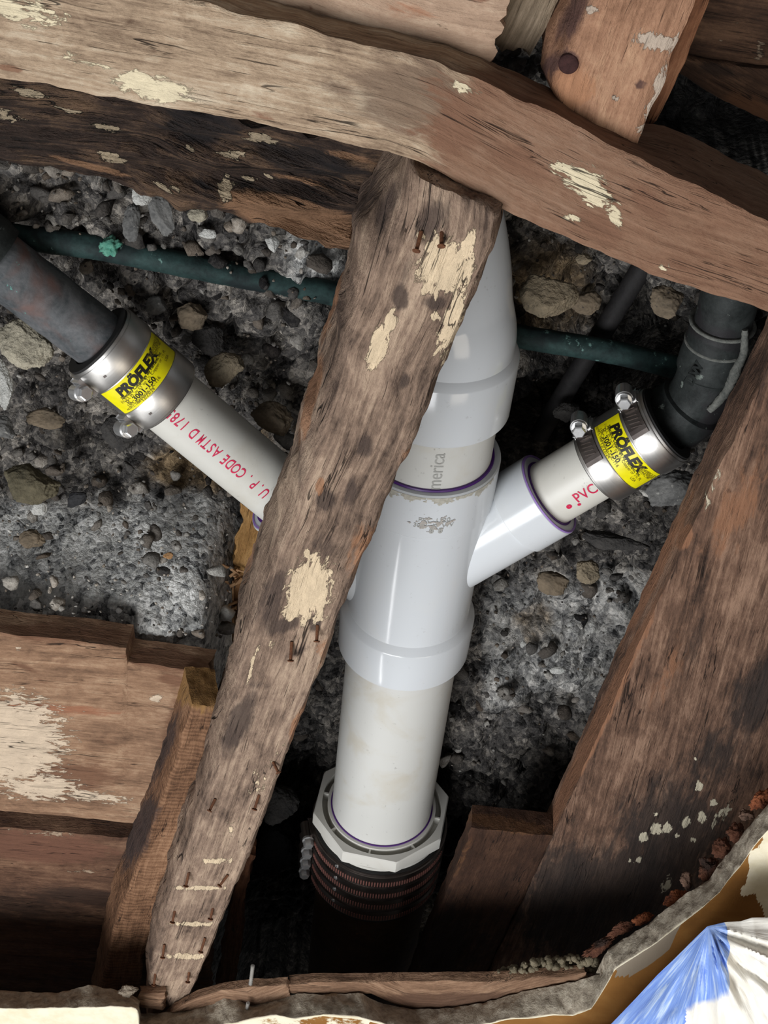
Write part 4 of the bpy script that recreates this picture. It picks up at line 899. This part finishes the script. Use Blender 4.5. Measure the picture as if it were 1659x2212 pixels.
# ------------------------------------------------------------------ shielded couplings on the branches
def coupling(AX, ta, tb, sgn, label, lab_t, lab_ang, scr_ang, text_mode, housing, tilt):
    """ta = end on the copper side, tb = end on the plastic side (distances along AX)"""
    Dx = AX.D; mid = AX.P((ta+tb)/2); N0 = frame(Dx, CAM-mid)[1]; N1 = Dx.cross(N0)
    root = empty('pipe_coupling', mid, label, 'pipe coupling', 'shielded couplings on the branches')
    s = 1 if tb > ta else -1; L = abs(tb-ta); q = lambda f: ta+s*L*f
    R0 = .0285
    def lat(nm, prof, mat, par=root, seg=96, **k): return lathe(nm, prof, AX.O, Dx, mat, par, seg, 32, True, N0=N0, **k)
    lat('rubber_sleeve', [(q(-.035), .0208), (q(-.035), .0278), (q(1.02), .0276), (q(1.02), .0243)], M['rubber'])
    lat('steel_shield', [(q(-.01), .0279), (q(-.01), R0), (q(.0), R0+.0003), (q(1.), R0+.0003), (q(1.01), R0), (q(1.01), .0279)], M['steel'])
    pos = (q(.17), q(.84)); wd = L*.145
    for t in pos:
        b = lat('clamp_band', [(t-wd, R0), (t-wd, R0+.0011), (t-wd*.92, R0+.0014), (t+wd*.92, R0+.0014), (t+wd, R0+.0011), (t+wd, R0)], M['steel'])
        # little slots in the band
        bm = bmesh.new()
        for a in (scr_ang+tilt*.55, scr_ang+tilt*2.6):
            nrm = N0*math.cos(a)+N1*math.sin(a); tn = -N0*math.sin(a)+N1*math.cos(a)
            box_into(bm, AX.P(t)+nrm*(R0+.0013), Dx, tn, nrm, .0012, .0018, .0006, .0002)
        link('rivet', bm, M['dark_steel'], root, True, 30)
        # screw housing, band tail and hex screw
        a = scr_ang; nrm = N0*math.cos(a)+N1*math.sin(a); tn = -N0*math.sin(a)+N1*math.cos(a)
        c = AX.P(t)+nrm*(R0+.0066)
        bm = bmesh.new(); lathe_into(bm, [(-.008, .0001), (-.008, .0058), (.005, .0062), (.005, .0050), (.0045, .0001)], c, tn*housing, 28)
        box_into(bm, AX.P(t)+nrm*(R0+.0022), Dx, tn, nrm, wd*1.7, .014, .002, .0005)
        h_ = link('screw_housing', bm, M['screw'], root, True, 32)
        hexbolt('hex_screw', c+tn*housing*.0075, tn*housing, .0050, .0052, M['screw'], root, .003)
        bm = bmesh.new()        # raised tail of the band with its worm slots
        for i in range(10):
            aa = a+.14+.095*i; n2 = N0*math.cos(aa)+N1*math.sin(aa); t2 = -N0*math.sin(aa)+N1*math.cos(aa)
            box_into(bm, AX.P(t)+n2*(R0+.0021), Dx, t2, n2, wd*1.5, .0026, .0009, .0002)
            if i < 8: box_into(bm, AX.P(t)+n2*(R0+.0027), (Dx+t2*.25), t2, n2, wd*.95, .0007, .0008)
        link('band_tail', bm, M['dark_steel'], root, True, 30)
    # label
    bm = bmesh.new(); t_a, t_b = sorted((q(.335), q(.69))); lathe_into(bm, [(t_a, R0), (t_a, R0+.0006), (t_b, R0+.0006), (t_b, R0), (t_a, R0)], AX.O, Dx, 60, a0=lab_ang[0], a1=lab_ang[1], N0=N0)
    lb = link('yellow_label', bm, M['yellow'], root, True, 32); lb['label'] = 'yellow printed label'
    return root, AX, N0, q, R0+.0006, lb
def label_text(cp, mode, up, ca, sx):
    root, AX, N0, q, r, lb = cp; S = 1 if AX.D.dot(Vector((1, 0, 0))) > 0 else 1
    f = lambda v: q(v)
    letters('label_lettering', [('PRÖFLEX', .0094, f(.435), ca, mode, .00055, .15, 1.02), ('3001-150', .0052, f(.595), ca-sx*.16, mode, .00012, 0, 1.05), ('Specialty Couplings By Ferranti, Inc.', .0031, f(.500), ca+sx*.05, mode, .00005, 0, 1.)], AX.O, AX.D, r, N0, M['ink'], lb)
    letters('fine_print', [('1½ CI, PL or ST to 1½ Copper or 1½ PL', .0031, f(.542), ca+sx*.07, mode, 0, 0, 1), ('Replaces CK-116', .0034, f(.635), ca-sx*.12, mode, 0, 0, 1), ('12/23/24', .0034, f(.665), ca-sx*.2, mode, 0, 0, 1),
        ('R', .006, f(.585), ca-sx*.66, mode, 0, 0, 1), ('UPC', .0038, f(.62), ca-sx*.64, mode, 0, 0, 1), ('ASTM C 1460', .0024, f(.655), ca-sx*.66, mode, 0, 0, 1), ('USA', .0032, f(.60), ca+sx*.80, mode, 0, 0, 1), ('MADE IN AMERICA TO FIT', .0028, f(.40), ca+sx*.86, mode, 0, 0, .8), ('TORQUE 60 IN LBS', .0028, f(.43), ca+sx*.86, mode, 0, 0, .8), ('ASTM C 1460', .0028, f(.46), ca+sx*.88, mode, 0, 0, .8)], AX.O, AX.D, r, N0, M['ink_soft'], lb)
cl = coupling(LA, la(214), la(357), 1, 'steel shielded coupling with a yellow label on the left, joining the fat copper pipe', None, (-1.25, 1.12), 1.36, 'c-', -1, -.32)
label_text(cl, 'c-', -1, .02, -1)
cr = coupling(RA, ra(1437), ra(1292), 1, 'steel shielded coupling with a yellow label on the right, joining the copper elbow', None, (-.92, 1.25), -1.10, 'c+', 1, .34)
label_text(cr, 'c+', 1, 0, 1)

# ------------------------------------------------------------------ octagon adapter, clamp coupling and cast iron pipe at the foot of the stack
ad = empty('octagon_adapter', MA.P(T(1800)), 'white octagon threaded fitting at the foot of the stack', 'pipe fitting')
ta = T(1738)
def octr(r): return lambda a: r*math.cos(math.pi/8)/math.cos(((a+.32) % (math.pi/4))-math.pi/8)
bm = bmesh.new()
lathe_into(bm, [(ta, .0535), (ta, octr(.0615)), (ta+.001, octr(.0625)), (ta+.014, octr(.0625)), (ta+.0155, octr(.060)), (ta+.016, .0572), (ta+.05, .0565), (ta+.05, .045)], O, D, 160)
lathe_into(bm, [(ta, .0535), (ta+.010, .0535), (ta+.010, .0485), (ta-.001, .0485), (ta-.001, .0452), (ta+.03, .0452)], O, D, 96)
for k in range(8):
    a = k*math.pi/4+.1; N0 = frame(D, CAM-MA.P(ta))[1]; n2 = N0*math.cos(a)+D.cross(N0)*math.sin(a)
    box_into(bm, MA.P(ta+.0055)+n2*.051, D, n2, D.cross(n2), .009, .006, .0016)
link('adapter_body', bm, M['pvc_dull'], ad, True, 28)
lathe('primer_ring', [(ta-.0018, RP+.0002), (ta-.0018, RP+.0012), (ta+.001, RP+.0016), (ta+.001, RP+.0002)], O, D, M['purple'], ad)
cc = empty('clamp_coupling', MA.P(T(1830)), 'dark heavy clamp coupling with four screws around the cast iron pipe', 'pipe coupling')
tc = T(1768); TE = T(1868)
lathe('rubber_sleeve', [(tc-.0015, .0565), (tc-.0015, .0595), (TE+.004, .0590), (TE+.004, .0535)], O, D, M['rubber'], cc, 96)
lathe('steel_shield', [(tc, .0592), (tc, .0602), (TE, .0602), (TE, .0592)], O, D, M['dark_steel'], cc, 96)
N0 = frame(D, CAM-MA.P(TE))[1]; N1 = D.cross(N0); Lc = TE-tc
sg = 1 if N1.dot(Vector((-1, 0, 0))) > 0 else -1
for k in range(4):
    t = tc+Lc*(.13+.245*k)
    lathe('clamp_band', [(t-.0068, .0600), (t-.0066, .0616), (t+.0066, .0616), (t+.0068, .0600)], O, D, M['dark_steel'], cc, 96)
    bm = bmesh.new()
    for i in range(60):
        a = sg*(-1.25+i*.040); n2 = N0*math.cos(a)+N1*math.sin(a); t2 = -N0*math.sin(a)+N1*math.cos(a)
        box_into(bm, MA.P(t+.0030)+n2*.0617, D, t2, n2, .0058, .0012, .0008)
    o_ = link('worm_slots', bm, M['slot'], cc, False); o_['label'] = 'row of coppery slots'
    bm = bmesh.new(); a = sg*.55; n2 = N0*math.cos(a)+N1*math.sin(a); t2 = -N0*math.sin(a)+N1*math.cos(a)
    lathe_into(bm, [(0, .0008), (0, .0019), (.0006, .0016), (.0006, .0008)], MA.P(t-.0035)+n2*.0616, n2, 16); link('rivet', bm, M['screw'], cc, True, 30)
    a = sg*1.30+.02*k*sg; n2 = N0*math.cos(a)+N1*math.sin(a); t2 = (-N0*math.sin(a)+N1*math.cos(a))*-sg
    c = MA.P(t)+n2*.0665
    bm = bmesh.new(); lathe_into(bm, [(-.008, .0001), (-.008, .0048), (.008, .0048), (.008, .0001)], c, t2, 26); box_into(bm, MA.P(t)+n2*.0625, D, t2, n2, .0125, .018, .003, .0006)
    link('screw_housing', bm, M['dark_steel'], cc, True, 32)
    hexbolt('hex_screw', c+t2*.010, t2, .0047, .007, M['screw'], cc, .003)
o = lathe('cast_iron_pipe', [(TE-.02, .045), (TE-.02, .0530), (TE+.5, .0530), (TE+.5, .045)], O, D, M['iron'], None, 96); tag(o, 'brown cast iron pipe going down into the dark below the clamp coupling', 'pipe')

# ================================================================== PLASTIC BAG
def build_bag():
    N = NT('bag_plastic'); g = N.attr('g').outputs['Vector']; p = N.pos()
    sp = N.n('ShaderNodeSeparateColor'); N.l(N.attr('m').outputs['Color'], sp.inputs[0])
    st = N.noise(N.scale(g, (24, 1.2, 1)), 1, 4, .6, .6); a = N.noise(p, 25, 4, .6)
    blue = N.ramp(st, [(.34, lin((112, 146, 226))), (.52, lin((140, 172, 236))), (.62, lin((186, 208, 244))), (.74, lin((212, 226, 248)))])
    white = N.ramp(a, [(.3, lin((236, 228, 212))), (.6, lin((250, 246, 236)))])
    c = N.mix(N.sm(N.math('ADD', sp.outputs[0], N.math('MULTIPLY_ADD', a, .4, -.2)), .42, .58), white, blue)
    N.bump(N.math('ADD', st, a), .22, .003)
    m = N.set(c, .3, 0., .5); N.b.inputs['Transmission Weight'].default_value = .0; N.b.inputs['Subsurface Weight'].default_value = 0.
    out = [(1180, 2352), (1250, 2280), (1318, 2214), (1372, 2158), (1420, 2106), (1458, 2070), (1500, 2028), (1528, 2001), (1566, 1992), (1600, 1990), (1625, 1982), (1660, 1982), (1720, 1990), (1800, 2030), (1860, 2110)]
    ap = (1531, 2002)
    n, mr = 240, 90
    rim = polyline(out, n); bm = bmesh.new(); G = []; Ms = []; base = (1720, 2560)
    fr = []; bk = []
    for side in (0, 1):
        rows = []
        for i in range(n+1):
            row = []
            for k in range(mr+1):
                f = k/mr
                x = rim[i][0]+(base[0]-rim[i][0])*f*.9; y = rim[i][1]+(base[1]-rim[i][1])*f*.9
                th = math.atan2(y-ap[1], x-ap[0]); rr = math.hypot(x-ap[0], y-ap[1])
                bulge = .05*(1-(1-min(1, f*1.4))**2)
                fold = min(1, f*6)*(.0022*math.sin(th*10+5*fbm(Vector((th*2.5, rr*.003, 2)), 3))*ss(420, 20, rr)+.005*abs(fbm(Vector((th*2.2+rr*.0012, rr*.0035, 7)), 3))+.003*fbm(Vector((x*.008, y*.008, 4)), 2))
                Y = .53-(bulge+fold if side == 0 else -.012*min(1, f*4)+0)
                row.append(bm.verts.new(at(x, y, Y)))
                G.append((th, rr*.01, side)); bl = ss(1.0, .78, (x-(1568+.10*(y-2000)))/60+.9+.35*fbm(Vector((y*.012, 1, 0)), 3)) if side == 0 else 0
                bl *= ss(2300, 2120, y-.35*(1560-x)+60) if x > 1480 else 1
                Ms.append((bl, 0, 0))
            rows.append(row)
        (fr if side == 0 else bk).extend(rows)
    for rows in (fr, bk):
        for i in range(n):
            for k in range(mr): bm.faces.new((rows[i][k], rows[i+1][k], rows[i+1][k+1], rows[i][k+1]))
    for i in range(n): 
        for k in (0, mr): bm.faces.new((fr[i][k], fr[i+1][k], bk[i+1][k], bk[i][k]))
    for k in range(mr):
        for i in (0, n): bm.faces.new((fr[i][k], fr[i][k+1], bk[i][k+1], bk[i][k]))
    o = link('plastic_bag', bm, m, None, True, 70); setattrs(o, G, Ms)
    tag(o, 'crumpled blue and white plastic bag at the lower right corner', 'bag')
build_bag()
